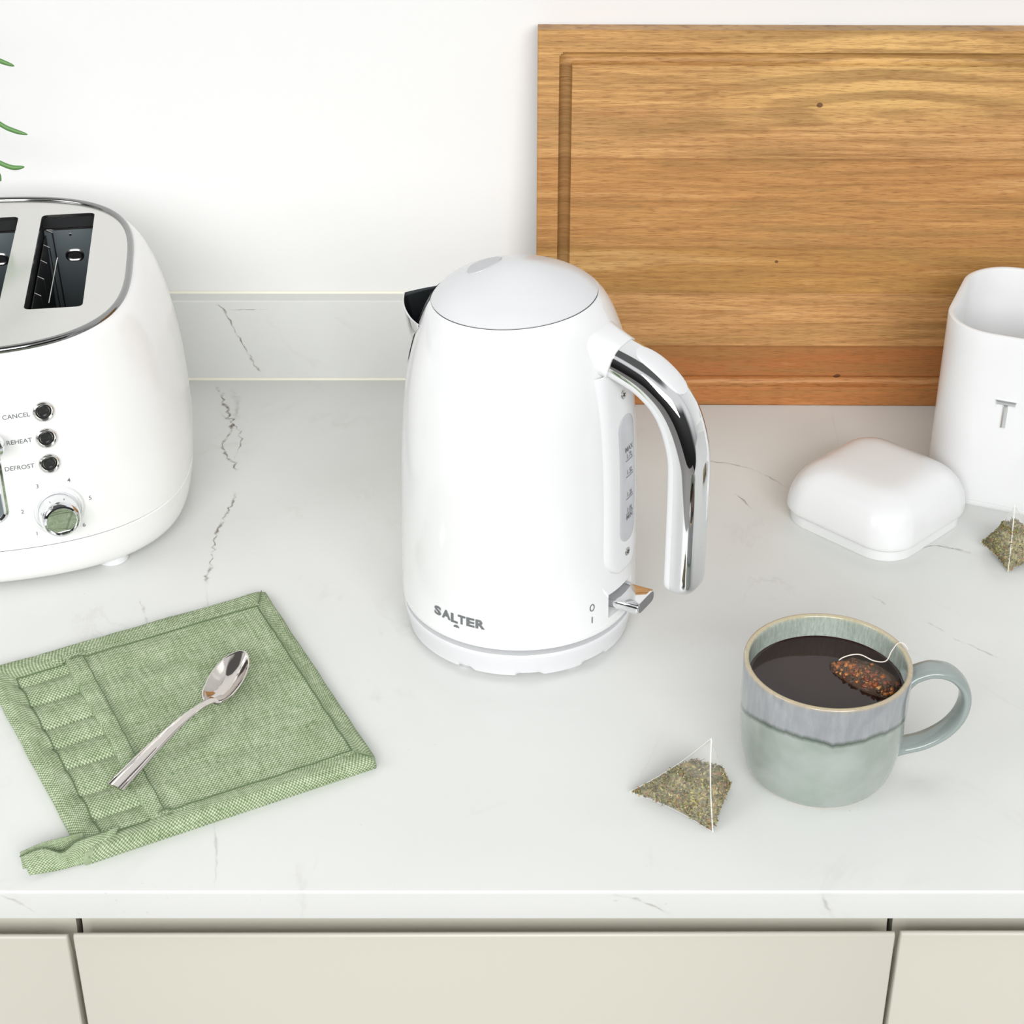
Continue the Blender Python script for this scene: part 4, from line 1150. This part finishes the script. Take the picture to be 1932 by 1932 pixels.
# ------------------------------------------------------------------ plant at the left edge
def plant():
    px, py = -.625, 1.215
    t = thing('potted_plant', 'green plant whose thin arching leaf tips reach in above the toaster', 'plant', (px, py, CZ))
    m = MB(); m.lathe([(.036, 0), (.040, .002), (.052, .085), (.054, .095), (.051, .095), (.049, .084), (.001, .084)], 40); m.build('pot', 'pot', t, angle=35)
    m = MB(); m.lathe([(.0485, .084), (.03, .087), (.001, .088)], 30, caps=(False, True)); m.build('soil', 'soil', t)
    rr = random.Random(4)
    def leaf(P, r=.0019):
        pts = catmull([Vector(p) for p in P], 9); n = len(pts)
        m = MB(); rows = []
        for i, p in enumerate(pts):
            f = i / (n - 1); w = r * (1 if f < .86 else math.sqrt(max(.0, 1 - ((f - .86) / .14) ** 1.8)) * .97 + .03); w *= .7 + .3 * min(1, f * 2)
            tg = (pts[min(i + 1, n - 1)] - pts[max(i - 1, 0)]).normalized(); a = tg.cross(Vector((0, 1, 0))).normalized(); b_ = tg.cross(a)
            rows.append([p + a * math.cos(2 * PI * k / 8) * w + b_ * math.sin(2 * PI * k / 8) * w * .8 for k in range(8)])
        m.grid(rows, close_u=True); m.fan(rows[-1], pts[-1]); m.build('leaf', 'leaf', t, angle=180)
    def W(x, z): return (x - px, 1.20 - py, z)
    st = [(0, 0, .08), (.012, -.004, .20)]
    leaf(st + [(.06, -.006, .40), W(-.46, .385), W(-.385, .318), W(-.3525, .2962), W(-.3423, .2908), W(-.3330, .2872)], .0017)
    leaf(st + [(.07, -.010, .36), W(-.455, .345), W(-.395, .290), W(-.3640, .2610), W(-.3486, .2472), W(-.3400, .2425), W(-.3306, .2396)], .0017)
    leaf([(0, 0, .08), (.014, -.004, .17), (.08, -.010, .30), W(-.44, .282), W(-.385, .240), W(-.3630, .2258), W(-.3524, .2193), W(-.3440, .2160), W(-.3360, .2166)], .0018)
    leaf([(0, 0, .08), (.012, -.006, .16), (.08, -.012, .27), W(-.45, .262), W(-.395, .232), W(-.3640, .218), W(-.3560, .2130), W(-.3539, .2060)], .0017)
    for k in range(12):
        a = rr.uniform(.5, 2 * PI - .5) if k else PI; h = rr.uniform(.22, .36); d = rr.uniform(.06, .13)
        c, s = math.cos(a), math.sin(a) * (.35 if math.sin(a) > 0 else 1)
        leaf([(0, 0, .08), (.008 * c, .008 * s, .18), (.4 * d * c, .4 * d * s, h), (d * c, d * s, h * .92), (d * 1.35 * c, min(.085, d * 1.35 * s), h * .72)])
plant()

# ------------------------------------------------------------------ light, world, camera
sc = bpy.context.scene
w = bpy.data.worlds.new('studio'); sc.world = w; w.use_nodes = True
nt = w.node_tree; bg = nt.nodes['Background']
tc = nt.nodes.new('ShaderNodeTexCoord'); sx = nt.nodes.new('ShaderNodeSeparateXYZ'); nt.links.new(tc.outputs['Generated'], sx.inputs[0])
# bright studio all round; a dark part of the room behind the camera, near and below eye level
def wm(op, a, b_=None):
    x = nt.nodes.new('ShaderNodeMath'); x.operation = op
    for k, v in enumerate((a, b_)):
        if v is None: continue
        if isinstance(v, (int, float)): x.inputs[k].default_value = v
        else: nt.links.new(v, x.inputs[k])
    return x.outputs[0]
def smooth(v, lo, hi):
    x = nt.nodes.new('ShaderNodeMapRange'); x.interpolation_type = 'SMOOTHSTEP'
    x.inputs['From Min'].default_value = lo; x.inputs['From Max'].default_value = hi
    nt.links.new(v, x.inputs['Value']); return x.outputs['Result']
behind = smooth(wm('MULTIPLY', sx.outputs['Y'], -1.0), 0.0, 0.40)
lowp = wm('SUBTRACT', 1.0, smooth(sx.outputs['Z'], 0.30, 0.50))
dark = wm('MULTIPLY', wm('MULTIPLY', behind, lowp), 0.93)
horiz = smooth(sx.outputs['Z'], -0.35, 0.25)
topd = wm('SUBTRACT', 1.0, wm('MULTIPLY', smooth(sx.outputs['Z'], 0.72, 0.84), 0.85))
val = wm('MULTIPLY', wm('MULTIPLY', wm('ADD', 0.25, wm('MULTIPLY', horiz, 0.75)), wm('SUBTRACT', 1.0, dark)), topd)
cmb = nt.nodes.new('ShaderNodeCombineColor')
for k in range(3): nt.links.new(val, cmb.inputs[k])
nt.links.new(cmb.outputs[0], bg.inputs['Color']); bg.inputs['Strength'].default_value = 0.8

def area(name, loc, target, size, power, color=(1, 1, 1)):
    l = bpy.data.lights.new(name, 'AREA'); l.shape = 'RECTANGLE'; l.size, l.size_y = size; l.energy = power; l.color = color
    o = bpy.data.objects.new(name, l); col.objects.link(o); o.location = loc
    o.rotation_euler = (Vector(target) - Vector(loc)).to_track_quat('-Z', 'Y').to_euler(); return o
area('softbox_front', (0.2, -2.0, 2.4), (0, 1.05, 0.95), (3.0, 1.3), 119)
area('softbox_left', (-1.7, 0.0, 1.9), (0, 0.95, 0.95), (0.8, 1.0), 10)

cam = bpy.data.cameras.new('camera'); co = bpy.data.objects.new('camera', cam); col.objects.link(co)
cam.sensor_width = 36; cam.lens = 3440 / 1932 * 36; cam.clip_start = 0.05; cam.clip_end = 50
co.location = (0, 0, CZ + 0.66); co.rotation_euler = (R(59), 0, 0); sc.camera = co
sc.view_settings.view_transform = 'Standard'; sc.view_settings.look = 'None'
sc.cycles.max_bounces = 10; sc.cycles.transparent_max_bounces = 16
